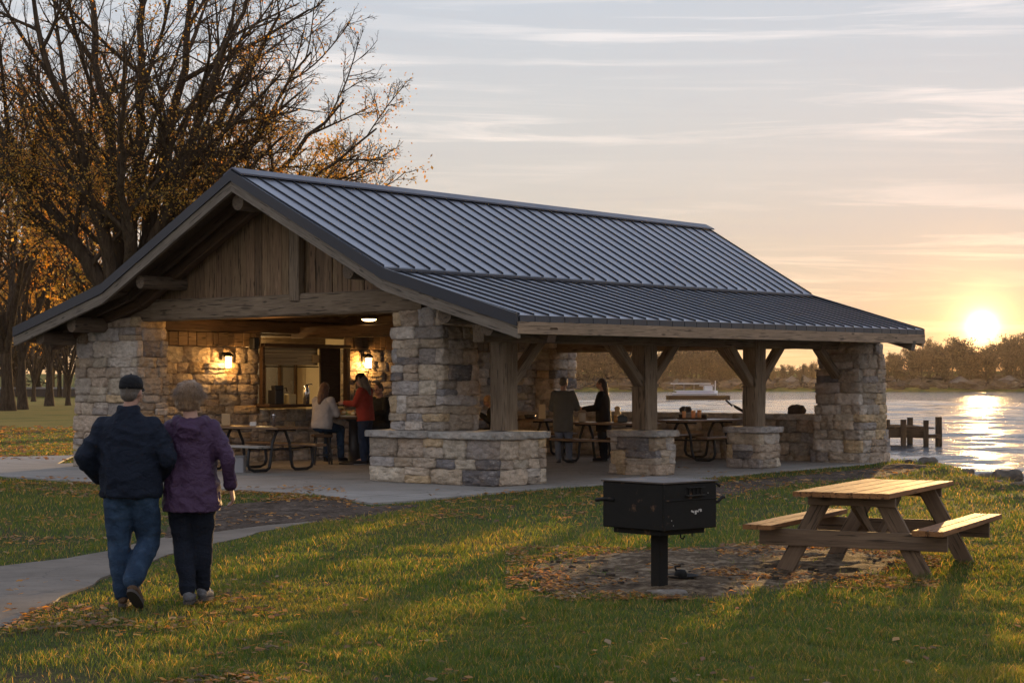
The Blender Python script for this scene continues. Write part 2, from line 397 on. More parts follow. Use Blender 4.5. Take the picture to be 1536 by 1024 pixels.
sky = t.mix(t.math('MULTIPLY', cl, .8), base, cwarm)
sky = t.mix(t.math('MULTIPLY', dk, .22), sky, (.42, .38, .42))
def sc(col, f):
    n = t.node('ShaderNodeVectorMath', operation='SCALE'); n.inputs[0].default_value = col; t.l.new(f, n.inputs['Scale']); return n.outputs[0]
def addv(a, b_):
    n = t.node('ShaderNodeVectorMath', operation='ADD'); t.l.new(a, n.inputs[0]); t.l.new(b_, n.inputs[1]); return n.outputs[0]
cm = t.math('MULTIPLY_ADD', cl, .5, .75)
g1 = t.ramp(dot, [(.99982, 0), (.99993, 1)]); 
sky = addv(sky, sc((1.1, .75, .3), t.math('POWER', dot, 9000.0)))
sky = addv(sky, sc((5.0, 4.0, 2.3), t.math('POWER', dot, 60000.0)))
sky = addv(sky, sc((.42, .20, .03), t.math('MULTIPLY', t.math('POWER', dot, 1300.0), cm)))
sky = addv(sky, sc((.05, .0, .0), t.math('MULTIPLY', t.math('POWER', dot, 120.0), cm)))
ns = t.node('ShaderNodeTexSky', sky_type='NISHITA', sun_disc=False, sun_elevation=SEL, sun_rotation=SAZ); 
nsc = t.node('ShaderNodeVectorMath', operation='SCALE'); t.l.new(ns.outputs[0], nsc.inputs[0]); nsc.inputs['Scale'].default_value = .0015
sky = addv(sky, nsc.outputs[0])
bg = t.node('ShaderNodeBackground', {'Strength': 1.0}); t.l.new(sky, bg.inputs['Color'])
wo = t.node('ShaderNodeOutputWorld'); t.l.new(bg.outputs[0], wo.inputs['Surface'])
W.cycles.sampling_method = 'MANUAL'; W.cycles.sample_map_resolution = 2048

# ---------------------------------------------------------------- shoreline and terrain
SHORE = [(9.0, -60), (9.0, 10), (8.9, 29.5), (8.8, 33.5), (9.25, 36.0), (9.35, 38.6), (8.75, 40.0), (8.2, 42.0), (3.5, 47.5), (-2, 52), (-8, 62), (-16, 90), (-34, 170), (-64, 300), (-100, 470), (-110, 700), (-900, 700), (-900, -60)]
SP = np.array(SHORE, dtype=float)
def shore_sd(x, y):
    x = np.asarray(x, float); y = np.asarray(y, float); inside = np.zeros(x.shape, bool); dm = np.full(x.shape, 1e9)
    for i in range(len(SP)):
        x0, y0 = SP[i]; x1, y1 = SP[(i+1) % len(SP)]
        c = ((y0 > y) != (y1 > y)); xi = x0+(y-y0)*(x1-x0)/((y1-y0) if y1 != y0 else 1e-9); inside ^= (c & (x < xi))
        L2 = (x1-x0)**2+(y1-y0)**2; tt = np.clip(((x-x0)*(x1-x0)+(y-y0)*(y1-y0))/L2, 0, 1)
        dm = np.minimum(dm, np.hypot(x-x0-tt*(x1-x0), y-y0-tt*(y1-y0)))
    return np.where(inside, dm, -dm)
def smooth(e0, e1, x):
    q = np.clip((x-e0)/(e1-e0), 0, 1); return q*q*(3-2*q)
def vnoise(x, y, s, seed=0):
    r = np.random.RandomState(seed); T = r.rand(256, 256); x = np.asarray(x)*s+1000; y = np.asarray(y)*s+1000
    xi = np.floor(x).astype(int); yi = np.floor(y).astype(int); fx = x-xi; fy = y-yi; fx = fx*fx*(3-2*fx); fy = fy*fy*(3-2*fy)
    a = T[xi % 256, yi % 256]; b = T[(xi+1) % 256, yi % 256]; c = T[xi % 256, (yi+1) % 256]; d_ = T[(xi+1) % 256, (yi+1) % 256]
    return (a*(1-fx)+b*fx)*(1-fy)+(c*(1-fx)+d_*fx)*fy
def height(x, y):
    x = np.asarray(x, float); y = np.asarray(y, float)
    s = shore_sd(x, y)+(vnoise(x, y, .8, 1)-.5)*.9*(1-smooth(0, 4, np.abs(x-9)-6)*0)
    h = -1.6+1.6*smooth(-1.3, .55, s)
    h = h+(vnoise(x, y, .35, 2)-.5)*.022*smooth(0, 3, s)*(1-smooth(22, 27, y)*(1-smooth(44, 60, y)))
    bank = .12*np.exp(-((s-.9)/.5)**2)*(vnoise(x, y, 1.3, 4)); h = h+bank*(y < 60)
    far = smooth(496, 506, y)*(s < 0); h = np.maximum(h, -1.6+far*2.2+smooth(510, 552, y)*5)
    return h
def axis(segs):
    o = []
    for (a, b, st) in segs: o += list(np.arange(a, b, st))
    return np.array(o+[segs[-1][1]])
xs = axis([(-1500, -300, 100), (-300, -60, 20), (-60, -14, 1.5), (-14, 12, .2), (12, 40, 3), (40, 300, 20), (300, 1500, 100)])
ys = axis([(-30, 8, 2), (8, 46, .2), (46, 80, 1), (80, 300, 8), (300, 490, 20), (490, 512, 2), (512, 900, 20), (900, 3000, 300)])
XX, YY = np.meshgrid(xs, ys); HH = height(XX, YY)
nx = len(xs); idx = np.arange(len(ys)*nx).reshape(len(ys), nx)
fc = np.stack([idx[:-1, :-1], idx[:-1, 1:], idx[1:, 1:], idx[1:, :-1]], -1).reshape(-1, 4)
def gmat():
    m, t, b, o = newmat('lawn_soil'); v = t.node('ShaderNodeTexCoord').outputs['Object']
    n1 = t.noise(v, 1.3, 5); n2 = t.noise(v, 18, 5, .7); n3 = t.noise(v, .35, 4)
    g = t.ramp(n2, [(.3, (.028, .038, .012)), (.55, (.055, .07, .02)), (.75, (.10, .085, .035))])
    s = t.ramp(n2, [(.3, (.035, .026, .018)), (.6, (.075, .055, .035)), (.8, (.14, .10, .06))])
    sx = t.node('ShaderNodeSeparateXYZ'); t.l.new(v, sx.inputs[0])
    f = t.ramp(n1, [(.50, 0), (.66, .8)]); c = t.mix(f, g, s)
    bank = t.ramp(t.math('MULTIPLY', sx.outputs[2], -3.0), [(.15, 0), (.5, 1)]); c = t.mix(bank, c, (.06, .048, .035))
    lush = t.ramp(t.math('MULTIPLY', sx.outputs[1], .01), [(.40, 0), (.50, 1)])
    c = t.mix(lush, c, t.ramp(n3, [(.3, (.06, .075, .018)), (.55, (.13, .12, .03)), (.75, (.17, .125, .04))]))
    setc(t, b, 'Base Color', c); b.inputs['Roughness'].default_value = .95; b.inputs['Specular IOR Level'].default_value = .1
    t.l.new(t.bump(t.math('ADD', n2, t.math('MULTIPLY', n1, .5)), .9, .05), b.inputs['Normal']); return m
ground = link('ground', np_mesh(np.stack([XX, YY, HH], -1).reshape(-1, 3), fc, None, True), gmat()); tag(ground, kind='structure')
# water
def wmat():
    m, t, b, o = newmat('lake_water'); v = t.node('ShaderNodeTexCoord').outputs['Object']
    n = t.noise(t.mapping(v, (.55, 1.5, 1)), 1.0, 6, .62, .4); n2 = t.noise(t.mapping(v, (.10, .30, 1)), 1.0, 3, .5); n3 = t.noise(t.mapping(v, (2.4, 5.5, 1)), 1.0, 3, .6)
    h = t.math('ADD', n, t.math('ADD', t.math('MULTIPLY', n2, 1.3), t.math('MULTIPLY', n3, .22)))
    setc(t, b, 'Base Color', (.035, .04, .045)); b.inputs['Roughness'].default_value = .05; b.inputs['IOR'].default_value = 1.33; b.inputs['Specular IOR Level'].default_value = .8
    sy = t.node('ShaderNodeSeparateXYZ'); t.l.new(v, sy.inputs[0]); fd = t.ramp(t.math('MULTIPLY', sy.outputs[1], .002), [(.05, 1), (.5, .5)]); t.l.new(t.bump(t.math('MULTIPLY', h, fd), 1.0, .20), b.inputs['Normal']); return m
wx = axis([(-1500, -400, 200), (-400, -60, 40), (-60, -4, 8), (-4, 60, .45), (60, 220, 6), (220, 1500, 160)]); wy = np.concatenate([[-30, 0, 20], 28*np.exp(np.arange(0, 1.001, 1/560)*math.log(240/28)), [280, 340, 420, 505, 520]])
WX, WY = np.meshgrid(wx, wy); wi = np.arange(WX.size).reshape(WX.shape); WATER = -.5; WZ = WX*0; wr_ = np.random.RandomState(4)
for i in range(46):
    lam = .7*(9.0/.7)**wr_.rand(); th = R(75)+wr_.randn()*.42; kk_ = 2*math.pi/lam; WZ += .0036*lam**.85*np.sin(kk_*(WX*math.cos(th)+WY*math.sin(th))+wr_.rand()*6.28)*(1-smooth(lam*22, lam*60, WY))
WZ = np.sign(WZ)*np.abs(WZ)*1.0+WZ*np.abs(WZ)*2.5
WZ *= smooth(-8, 0, WX)*(1-smooth(50, 60, WX))
wf = np.stack([wi[:-1, :-1], wi[:-1, 1:], wi[1:, 1:], wi[1:, :-1]], -1).reshape(-1, 4)
tag(link('water', np_mesh(np.stack([WX, WY, WZ+WATER], -1).reshape(-1, 3), wf, None, True), wmat()), kind='structure')

# ---------------------------------------------------------------- concrete, path, dirt
def concmat(name, c0, c1, warm=0):
    m, t, b, o = newmat(name); v = t.node('ShaderNodeTexCoord').outputs['Object']
    n1 = t.noise(v, .9, 5, .6); n2 = t.noise(v, 45, 4, .7); n3 = t.noise(v, 4, 6, .7)
    c = t.ramp(t.math('ADD', t.math('MULTIPLY', n1, .6), t.math('MULTIPLY', n3, .4)), [(.35, c0), (.65, c1)])
    f = t.math('MULTIPLY_ADD', n2, .5, .75); sc_ = t.node('ShaderNodeVectorMath', operation='SCALE'); t.l.new(c, sc_.inputs[0]); t.l.new(f, sc_.inputs['Scale'])
    vo = t.node('ShaderNodeTexVoronoi', {'Scale': .55}, feature='DISTANCE_TO_EDGE'); wv = t.node('ShaderNodeVectorMath', operation='ADD'); t.l.new(v, wv.inputs[0])
    nn = t.node('ShaderNodeTexNoise', {'Scale': 1.5, 'Detail': 5}); t.l.new(v, nn.inputs['Vector']); t.l.new(nn.outputs['Color'], wv.inputs[1]); t.l.new(wv.outputs[0], vo.inputs['Vector'])
    cc = t.mix(t.ramp(vo.outputs['Distance'], [(.002, .6), (.010, 0)]), sc_.outputs[0], (.05, .045, .04))
    cc = t.mix(t.ramp(n3, [(.60, 0), (.72, .45)]), cc, (.07, .055, .04))
    if name[:2] == 'pa' and 'patio' in name:
        rv = t.node('ShaderNodeMapping'); rv.inputs['Rotation'].default_value = (0, 0, math.atan2(V.y, V.x)*-1); t.l.new(v, rv.inputs['Vector']); sp = t.node('ShaderNodeSeparateXYZ'); t.l.new(rv.outputs[0], sp.inputs[0])
        jl = None
        for o_i, of in ((0, .3), (1, .9)):
            q = t.math('ABSOLUTE', t.math('SUBTRACT', t.math('FRACT', t.math('MULTIPLY_ADD', sp.outputs[o_i], 1/2.6, of)), .5)); q = t.ramp(q, [(.004, 1), (.008, 0)]); jl = q if jl is None else t.math('MAXIMUM', jl, q)
        cc = t.mix(t.math('MULTIPLY', jl, .7), cc, (.05, .045, .04))
    setc(t, b, 'Base Color', cc); b.inputs['Roughness'].default_value = .75; b.inputs['Specular IOR Level'].default_value = .3
    t.l.new(t.bump(t.math('ADD', n2, n3), .4, .006), b.inputs['Normal']); return m
MT['concrete'] = concmat('patio_concrete', (.21, .195, .175), (.30, .28, .255)); MT['path'] = concmat('path_concrete', (.085, .068, .050), (.185, .152, .12))
def densify(pts, step=.25, jit=.0, seed=1):
    r = random.Random(seed); o = []
    for i in range(len(pts)):
        a = Vector(pts[i]).to_2d(); b = Vector(pts[(i+1) % len(pts)]).to_2d(); n = max(1, int((b-a).length/step))
        for k in range(n):
            p = a.lerp(b, k/n); j = (noise.noise(Vector((p.x*1.2, p.y*1.2, seed)))*1.0+noise.noise(Vector((p.x*5, p.y*5, seed)))*.5)*jit
            q = Vector((p.x+j, p.y+j*.8)); o.append(q)
    return o
def sheet(name, pts, top, depth, mat, step=.25, jit=0.0, seed=1):
    from mathutils.geometry import tessellate_polygon
    pp = densify(pts, step, jit, seed); n = len(pp)
    tri = tessellate_polygon([[Vector((p.x, p.y, 0)) for p in pp]])
    vs = [(p.x, p.y, top) for p in pp]+[(p.x, p.y, top-depth) for p in pp]
    fs = [tuple(x) for x in tri]+[(i, (i+1) % n, n+(i+1) % n, n+i) for i in range(n)]
    me = bpy.data.meshes.new(name); me.from_pydata(vs, [], fs); me.update()
    if sum(1 for p in me.polygons if abs(p.normal.z) > .5 and p.normal.z < 0) > len(tri)/2: me.flip_normals()
    return tag(link(name, me, mat), kind='structure'), [(p.x, p.y) for p in pp]
patio_px = [(-90, 715), (0, 716), (110, 723), (330, 735), (480, 744), (560, 757), (620, 753), (740, 741), (830, 733), (915, 727), (1015, 722), (1100, 714), (1190, 706), (1290, 698), (1338, 693)]
patio_pts = [G(*p) for p in patio_px]+[P(13.1, 3), P(13.3, 11), P(.5, 12.6), G(112, 684), G(40, 686), G(-90, 688)]
patio, patio_poly = sheet('patio', patio_pts, .030, .2, MT['concrete'], .4, .03, 3)
path_up = [(-120, 862), (0, 850), (100, 838), (160, 828), (250, 806), (350, 790), (450, 781), (545, 764)]
path_lo = [(585, 757), (500, 777), (400, 797), (330, 813), (240, 836), (150, 868), (60, 914), (0, 942), (-160, 1010)]
path_, path_poly = sheet('path', [G(*p) for p in path_up+path_lo], .010, .2, MT['path'], .25, .09, 4)
def dirtmat(name, c0, c1, c2, sc_=9):
    m, t, b, o = newmat(name); v = t.node('ShaderNodeTexCoord').outputs['Object']
    n1 = t.noise(v, sc_, 7, .7); n2 = t.noise(v, 2.2, 4, .6)
    c = t.ramp(t.math('ADD', t.math('MULTIPLY', n1, .65), t.math('MULTIPLY', n2, .35)), [(.40, c0), (.5, c1), (.60, c2)])
    setc(t, b, 'Base Color', c); b.inputs['Roughness'].default_value = .95; b.inputs['Specular IOR Level'].default_value = .1
    t.l.new(t.bump(n1, 1.0, .05), b.inputs['Normal']); return m
MT['dirt'] = dirtmat('bare_dirt', (.036, .024, .014), (.105, .072, .043), (.24, .185, .125)); MT['mulch'] = dirtmat('mulch', (.03, .022, .016), (.075, .055, .042), (.15, .115, .09), 14)
def hsheet(name, px, mat, jit, seed, bumpy):
    # a low uneven mound following an outline: fine grid clipped to the polygon
    pp = [(p.x, p.y) for p in densify([G(*p) for p in px], .2, jit, seed)]; A = np.array(pp)
    x0, y0 = A.min(0); x1, y1 = A.max(0); gx = np.arange(x0, x1, .07); gy = np.arange(y0, y1, .09); X, Y = np.meshgrid(gx, gy)
    s = poly_sd(A, X, Y); z = .016+bumpy*(vnoise(X, Y, 2.2, seed)+vnoise(X, Y, 7, seed+1)*.5+vnoise(X, Y, 16, seed+2)*.35-.6)*smooth(0, .5, s)-.05*(1-smooth(-.1, .12, s))+.0
    z = np.maximum(z+height(X, Y), height(X, Y)-.03); keep = s > -.12; ii = np.arange(X.size).reshape(X.shape)
    k = keep[:-1, :-1] & keep[1:, :-1] & keep[:-1, 1:] & keep[1:, 1:]
    f = np.stack([ii[:-1, :-1], ii[:-1, 1:], ii[1:, 1:], ii[1:, :-1]], -1)[k]
    used = np.unique(f); re = np.full(X.size, -1); re[used] = np.arange(len(used))
    vv = np.stack([X, Y, z], -1).reshape(-1, 3)[used]
    return tag(link(name, np_mesh(vv, re[f], None, True), mat), kind='structure'), A
def poly_sd(A, X, Y):
    ins = np.zeros(X.shape, bool); dm = np.full(X.shape, 1e9)
    for i in range(len(A)):
        x0, y0 = A[i]; x1, y1 = A[(i+1) % len(A)]
        ins ^= ((y0 > Y) != (y1 > Y)) & (X < x0+(Y-y0)*(x1-x0)/((y1-y0) if y1 != y0 else 1e-9))
        L2 = max((x1-x0)**2+(y1-y0)**2, 1e-12); tt = np.clip(((X-x0)*(x1-x0)+(Y-y0)*(y1-y0))/L2, 0, 1)
        dm = np.minimum(dm, np.hypot(X-x0-tt*(x1-x0), Y-y0-tt*(y1-y0)))
    return np.where(ins, dm, -dm)
_, dirt_poly = hsheet('dirt_patch', [(775, 868), (800, 846), (870, 836), (960, 826), (1060, 822), (1180, 818), (1290, 826), (1380, 842), (1340, 862), (1250, 874), (1160, 886), (1080, 896), (990, 898), (900, 892), (810, 886)], MT['dirt'], .10, 5, .05)
_, mulch_poly = hsheet('mulch_strip', [(240, 812), (255, 778), (340, 757), (450, 748), (520, 751), (560, 760), (640, 757), (590, 768), (500, 781), (400, 789), (320, 800)], MT['mulch'], .06, 6, .03)
_, soil_poly = hsheet('soil_strip', [(1000, 731), (1090, 723), (1200, 713), (1300, 703), (1360, 700), (1400, 703), (1330, 716), (1200, 724), (1120, 740), (1040, 752), (960, 745)], MT['mulch'], .10, 8, .04)

# ---------------------------------------------------------------- grass and leaves
nr = np.random.RandomState(11)
def ground_samples(n, py0, py1, powr=1.0, x0=-70, x1=1606):
    py = py0+(py1-py0)*nr.rand(n)**powr; px = x0+(x1-x0)*nr.rand(n); Y = F*H/(py-575.); return (px-768)/F*Y, Y, px, py
def mask_sd(x, y): # >0 outside all hard surfaces
    m = np.full(x.shape, 1e9)
    for A in (patio_poly, path_poly): m = np.minimum(m, -poly_sd(np.array(A), x, y))
    return m
x, y, px, py = ground_samples(720000, 642, 1110, 1.0, -240, 1760)
ms = mask_sd(x, y); dsd = -poly_sd(dirt_poly, x, y); mul = -poly_sd(mulch_poly, x, y); soi = -poly_sd(soil_poly, x, y)
pv = np.minimum((x-P0.x)*U.x+(y-P0.y)*U.y+.0, 1)
bare = np.clip(1-(vnoise(x, y, .9, 21)*.6+vnoise(x, y, 3.1, 22)*.4)*1.5, 0, 1)
leftd = smooth(560, 60, px)*smooth(880, 960, py)*.30+smooth(420, 60, px)*smooth(760, 800, py)*.35
shady = np.exp(-((y-24.5)/3.0)**2)*.3*(x > -1)
keep = (ms > -.03+.07*nr.rand(len(x))) & (nr.rand(len(x)) < smooth(-.28, .30, dsd+(vnoise(x, y, 3.5, 61)-.5)*.5)+.03*(dsd < 0)) & (nr.rand(len(x)) < smooth(-.1, .2, mul)) & (nr.rand(len(x)) < smooth(-.15, .25, soi)+.12) & (shore_sd(x, y) > .25) & (nr.rand(len(x)) > bare*.55+leftd+shady)
x, y = x[keep], y[keep]; n = len(x)
cl = vnoise(x, y, 2.4, 31)*.5+vnoise(x, y, 8, 32)*.5
hgt = (.012+.050*cl**1.4*(.4+1.1*nr.rand(n)**1.6))*np.clip(.6+smooth(.0, .3, mask_sd(x, y)), 0, 1.3); hgt *= 1+.25*smooth(14, 26, y)
wd = np.maximum(.0022, y*.00021)*(.7+.6*nr.rand(n)); a = nr.rand(n)*math.pi*2; ca, sa = np.cos(a), np.sin(a)
ln = hgt*(.2+.7*nr.rand(n)); la = nr.rand(n)*math.pi*2; z0 = height(x, y)-.004
def V3(X, Y, Zz): return np.stack([X, Y, Zz], -1)
A0 = V3(x-ca*wd, y-sa*wd, z0); B0 = V3(x+ca*wd, y+sa*wd, z0)
mx, my = x+np.cos(la)*ln*.35, y+np.sin(la)*ln*.35
A1 = V3(mx-ca*wd*.75, my-sa*wd*.75, z0+hgt*.6); B1 = V3(mx+ca*wd*.75, my+sa*wd*.75, z0+hgt*.6)
tx, ty = x+np.cos(la)*ln, y+np.sin(la)*ln
A2 = V3(tx-ca*wd*.12, ty-sa*wd*.12, z0+hgt); B2 = V3(tx+ca*wd*.12, ty+sa*wd*.12, z0+hgt)
vv = np.stack([A0, B0, A1, B1, A2, B2], 1).reshape(-1, 3); b6 = np.arange(n)[:, None]*6
fc = np.concatenate([b6+np.array([0, 1, 3, 2]), b6+np.array([2, 3, 5, 4])], 0)
pal = np.array([[.030, .064, .014], [.048, .079, .018], [.076, .092, .025], [.14, .11, .042], [.22, .16, .085]])
k = np.clip(vnoise(x, y, .5, 41)*1.6+vnoise(x, y, 3, 42)*1.2+nr.rand(n)*1.3-1.1, 0, 2.999); k = np.where(nr.rand(n) < .15, 3.2+nr.rand(n)*.75, k)
ki = np.floor(k).astype(int); kf = (k-ki)[:, None]; tc = pal[ki]*(1-kf)+pal[np.minimum(ki+1, 4)]*kf; tc *= (.75+.5*nr.rand(n))[:, None]
def leafmat(name, transl=.45, rough=.6, mul=1.0, tm=(1.7, 1.35, .8)):
    m, t, b, o = newmat(name); c = t.attr('tint'); c = t.mix(1.0, c, (mul, mul, mul), 'MULTIPLY')
    df = t.node('ShaderNodeBsdfDiffuse'); t.l.new(c, df.inputs[0]); tr = t.node('ShaderNodeBsdfTranslucent'); t.l.new(t.mix(1.0, c, tm, 'MULTIPLY'), tr.inputs[0])
    mx = t.node('ShaderNodeMixShader', {0: transl}); t.l.new(df.outputs[0], mx.inputs[1]); t.l.new(tr.outputs[0], mx.inputs[2])
    gl = t.node('ShaderNodeBsdfGlossy', {'Roughness': .45}); gl.inputs[0].default_value = (.8, .8, .75, 1); m2 = t.node('ShaderNodeMixShader', {0: .04}); t.l.new(mx.outputs[0], m2.inputs[1]); t.l.new(gl.outputs[0], m2.inputs[2])
    t.n.remove(b); t.l.new(m2.outputs[0], o.inputs['Surface']); return m
MT['grass'] = leafmat('grass_blade', .55, tm=(4.4, 3.3, .9)); MT['leaf'] = leafmat('autumn_leaf', .5)
tag(link('grass', np_mesh(vv, fc, np.repeat(tc, 6, 0)), MT['grass']), 'short autumn lawn in front of the pavilion', 'grass', kind='stuff')
# fallen leaves
def leaves_at(x, y, size, z, tilt=.5, seed=1, pal=None, name='leaf'):
    r = np.random.RandomState(seed); n = len(x); a = r.rand(n)*6.283; s = size*(.6+.8*r.rand(n))
    ux = V3(np.cos(a), np.sin(a), (r.rand(n)-.5)*tilt); vx = V3(-np.sin(a), np.cos(a), (r.rand(n)-.5)*tilt)
    c = V3(x, y, z); sh = np.array([[-1, 0, .0], [-.35, -.55, .18], [.3, -.75, .05], [1, 0, .15], [.4, .7, .1], [-.3, .6, .22]]); 
    vs = c[:, None, :]+ux[:, None, :]*sh[None, :, 0, None]*s[:, None, None]+vx[:, None, :]*sh[None, :, 1, None]*s[:, None, None]*.8
    vs[:, :, 2] += sh[None, :, 2]*s[:, None]*(.4+r.rand(n)[:, None])
    b = np.arange(n)[:, None]*6; f = np.concatenate([b+np.array([0, 1, 4, 5]), b+np.array([1, 2, 3, 4])], 0)
    ki = r.randint(0, len(pal), n); t_ = pal[ki]*(.6+.8*r.rand(n))[:, None]
    return vs.reshape(-1, 3), f, np.repeat(t_, 6, 0)
lp = np.array([[.30, .15, .045], [.38, .22, .09], [.22, .12, .06], [.33, .24, .14], [.42, .20, .04], [.14, .085, .05]])
LX, LY = [], []
def scatter(n, pxr, pyr, dens=None, powr=1):
    px = pxr[0]+(pxr[1]-pxr[0])*nr.rand(n); py = pyr[0]+(pyr[1]-pyr[0])*nr.rand(n)**powr; Y = F*H/(py-575.); X = (px-768)/F*Y
    q = vnoise(X, Y, 1.2, 51)*.6+vnoise(X, Y, 5, 52)*.4; kk = nr.rand(n) < smooth(.38, .65, q)
    LX.append(X[kk]); LY.append(Y[kk])
scatter(2600, (-30, 150), (640, 692)); scatter(1800, (-30, 230), (718, 748)); scatter(1500, (-30, 250), (770, 832)); scatter(1300, (330, 520), (732, 752))
scatter(900, (240, 640), (750, 792)); scatter(5200, (-60, 430), (870, 1090)); scatter(1500, (100, 1560), (740, 1090)); LX.append(P0.x-40+70*nr.rand(900)*0+G(300, 900).x+6*(nr.rand(900)-.35)); LY.append(10.5+22*nr.rand(900)**1.5); scatter(1500, (640, 920), (735, 780)); scatter(1800, (940, 1420), (700, 760))
scatter(7500, (1080, 1410), (810, 886)); scatter(6000, (760, 1100), (824, 902)); scatter(500, (1200, 1540), (720, 830)); scatter(200, (-30, 560), (830, 880))
LX = np.concatenate(LX); LY = np.concatenate(LY); LZ = height(LX, LY)+.012+.022*nr.rand(len(LX)); hard = mask_sd(LX, LY); LZ = np.where(hard < 0, .045, LZ); kk = ((hard > 0) | (nr.rand(len(LX)) < .16)) & (shore_sd(LX, LY) > .3)
vs, f, tt = leaves_at(LX[kk], LY[kk], np.where(LY[kk] < 14.5, .030, np.maximum(.026, LY[kk]*.0015)), LZ[kk], .6, 5, lp)
tag(link('fallen_leaves', np_mesh(vs, f, tt), MT['leaf']), 'dry brown and orange leaves scattered over the lawn', 'fallen leaves', kind='stuff')
# pebbles and clods on the dirt
pb = MB()
for i in range(130):
    A = dirt_poly; px_ = rnd.uniform(780, 1370); py_ = rnd.uniform(825, 897); g = G(px_, py_)
    if poly_sd(A, np.array([g.x]), np.array([g.y]))[0] < .02: continue
    s = rnd.choice([.008, .010, .014, .018, .026]); gcol = rnd.choice([(.16, .12, .09), (.09, .07, .05), (.22, .18, .14)])
    pb.stone((g.x, g.y, .03+s*.1), (s*2.2, s*1.7, s*1.2), Matrix.Rotation(rnd.uniform(0, 6), 3, 'Z'), 2, s*.3, .6, gcol)
tag(pb.build('dirt_clods', MT['rock'], None, True), 'pebbles and clods on the bare dirt round the grill', 'pebbles', kind='stuff')
fs_ = MB(); fs_.stone((G(1000, 893).x, G(1000, 893).y, .02), (.34, .16, .05), None, 6, .012, .3, (.17, .15, .13))
tag(fs_.build('flat_stone', MT['stone'], None, True), 'flat grey stone at the near edge of the dirt under the grill', 'stone')
# ---------------------------------------------------------------- pavilion
pav = empty('pavilion', P(0, 0), 'stone and timber picnic pavilion with a dark standing seam metal roof', 'pavilion')
SC = [(.32, .25, .19), (.37, .30, .23), (.29, .24, .19), (.40, .34, .265), (.25, .215, .19), (.31, .25, .185), (.30, .27, .25), (.40, .35, .30), (.26, .22, .18)]
def scol():
    c = rnd.choice(SC); k = rnd.uniform(.78, 1.15)
    if rnd.random() < .05: c = (.13, .12, .12)
    if rnd.random() < .06: c = (.38, .28, .17)
    return tuple(x*k for x in c)
MF = Matrix((U, V, Z)).transposed()     # pavilion frame
def courses(z0, z1, lo=.14, hi=.30):
    z = z0; out = []
    while z < z1-.05:
        h = rnd.uniform(lo, hi)
        if z1-(z+h) < lo: h = z1-z
        out.append((z, h)); z += h
    return out
def face_stones(mb, org_, ex, n_, L, z, h, dep, wlo=.2, whi=.55, nsub=3, stag=0, top=1.0, rough=.03):
    # org_ : start of the face (Vector), ex along, n_ outward normal
    x = 0
    while x < L-.02:
        w = rnd.uniform(wlo, whi)*(.8+.5*(h/.25))
        if L-(x+w) < wlo*.8: w = L-x
        cells = [(z, h)]
        if h > .22 and rnd.random() < .30: k = rnd.uniform(.4, .6); cells = [(z, h*k), (z+h*k, h*(1-k))]
        for (zz, hh) in cells:
            d = dep*rnd.uniform(.9, 1.1); out = rnd.uniform(-.012, .028)
            M = Matrix((ex, -n_, Z)).transposed() @ Matrix.Rotation(R(rnd.uniform(-2.5, 2.5)), 3, 'Y') @ Matrix.Rotation(R(rnd.uniform(-3, 3)), 3, 'Z') @ Matrix.Rotation(R(rnd.uniform(-4, 4)), 3, 'X')
            c = org_+ex*(x+w/2)-n_*(d/2-out)+Z*(zz+hh/2)
            mb.stone(c, (w+.004, d, hh+.004), M, nsub, rough, rnd.uniform(.76, .93), scol())
        x += w
def stone_block(name, a0, a1, b0, b1, z0, z1, parent, batter=0.0, lo=.15, hi=.29, wlo=.26, whi=.6, nsub=4, sides='abcd', cap=None, dep=.2):
    mb = MB(); core = MB()
    ca, cb_ = (a0+a1)/2, (b0+b1)/2
    for (z, h) in courses(z0, z1, lo, hi):
        k = 1-batter*((z-z0)/(z1-z0)); ha, hb = (a1-a0)/2*k, (b1-b0)/2*k
        A0, A1, B0, B1 = ca-ha, ca+ha, cb_-hb, cb_+hb
        alt = rnd.random() < .5; e = dep*.75
        # faces: a (-U side), c (+U side) run along b ; b (-V side), d (+V side) run along a
        if 'a' in sides: face_stones(mb, P(A0, B0 if alt else B0+e), V, -U, (B1-B0)-(0 if alt else 2*e), z, h, dep, wlo, whi, nsub)
        if 'c' in sides: face_stones(mb, P(A1, B0 if alt else B0+e), V, U, (B1-B0)-(0 if alt else 2*e), z, h, dep, wlo, whi, nsub)
        if 'b' in sides: face_stones(mb, P(A0+e if alt else A0, B0), U, -V, (A1-A0)-(2*e if alt else 0), z, h, dep, wlo, whi, nsub)
        if 'd' in sides: face_stones(mb, P(A0+e if alt else A0, B1), U, V, (A1-A0)-(2*e if alt else 0), z, h, dep, wlo, whi, nsub)
        i = .05; core.box(P(ca, cb_, z+h/2), ((A1-A0)-2*i, (B1-B0)-2*i, h-.001), MF, .001, (1, 1, 1))
    o = mb.build(name, MT['stone'], parent, True)
    core.build('mortar', MT['mortar'], o)
    if cap:
        cm_ = MB(); x = b0-.05; seg = cap
        # cap slabs
        if (b1-b0) >= (a1-a0):
            L = b1-b0+.1; n = max(1, round(L/seg)); 
            for q in range(n): cm_.stone(P(ca, b0-.05+L*(q+.5)/n, z1+.055), (L/n-.008, a1-a0+.12, .125), Matrix((V, -U, Z)).transposed(), 8, .022, .8, shade((.29, .268, .245), .88, 1.1))
        else:
            L = a1-a0+.1; n = max(1, round(L/seg))
            for q in range(n): cm_.stone(P(a0-.05+L*(q+.5)/n, cb_, z1+.055), (L/n-.008, b1-b0+.12, .125), Matrix((U, V, Z)).transposed(), 8, .022, .8, shade((.29, .268, .245), .88, 1.1))
        cm_.build('cap_stone', MT['stone'], o, True)
    return o
FZ = .03
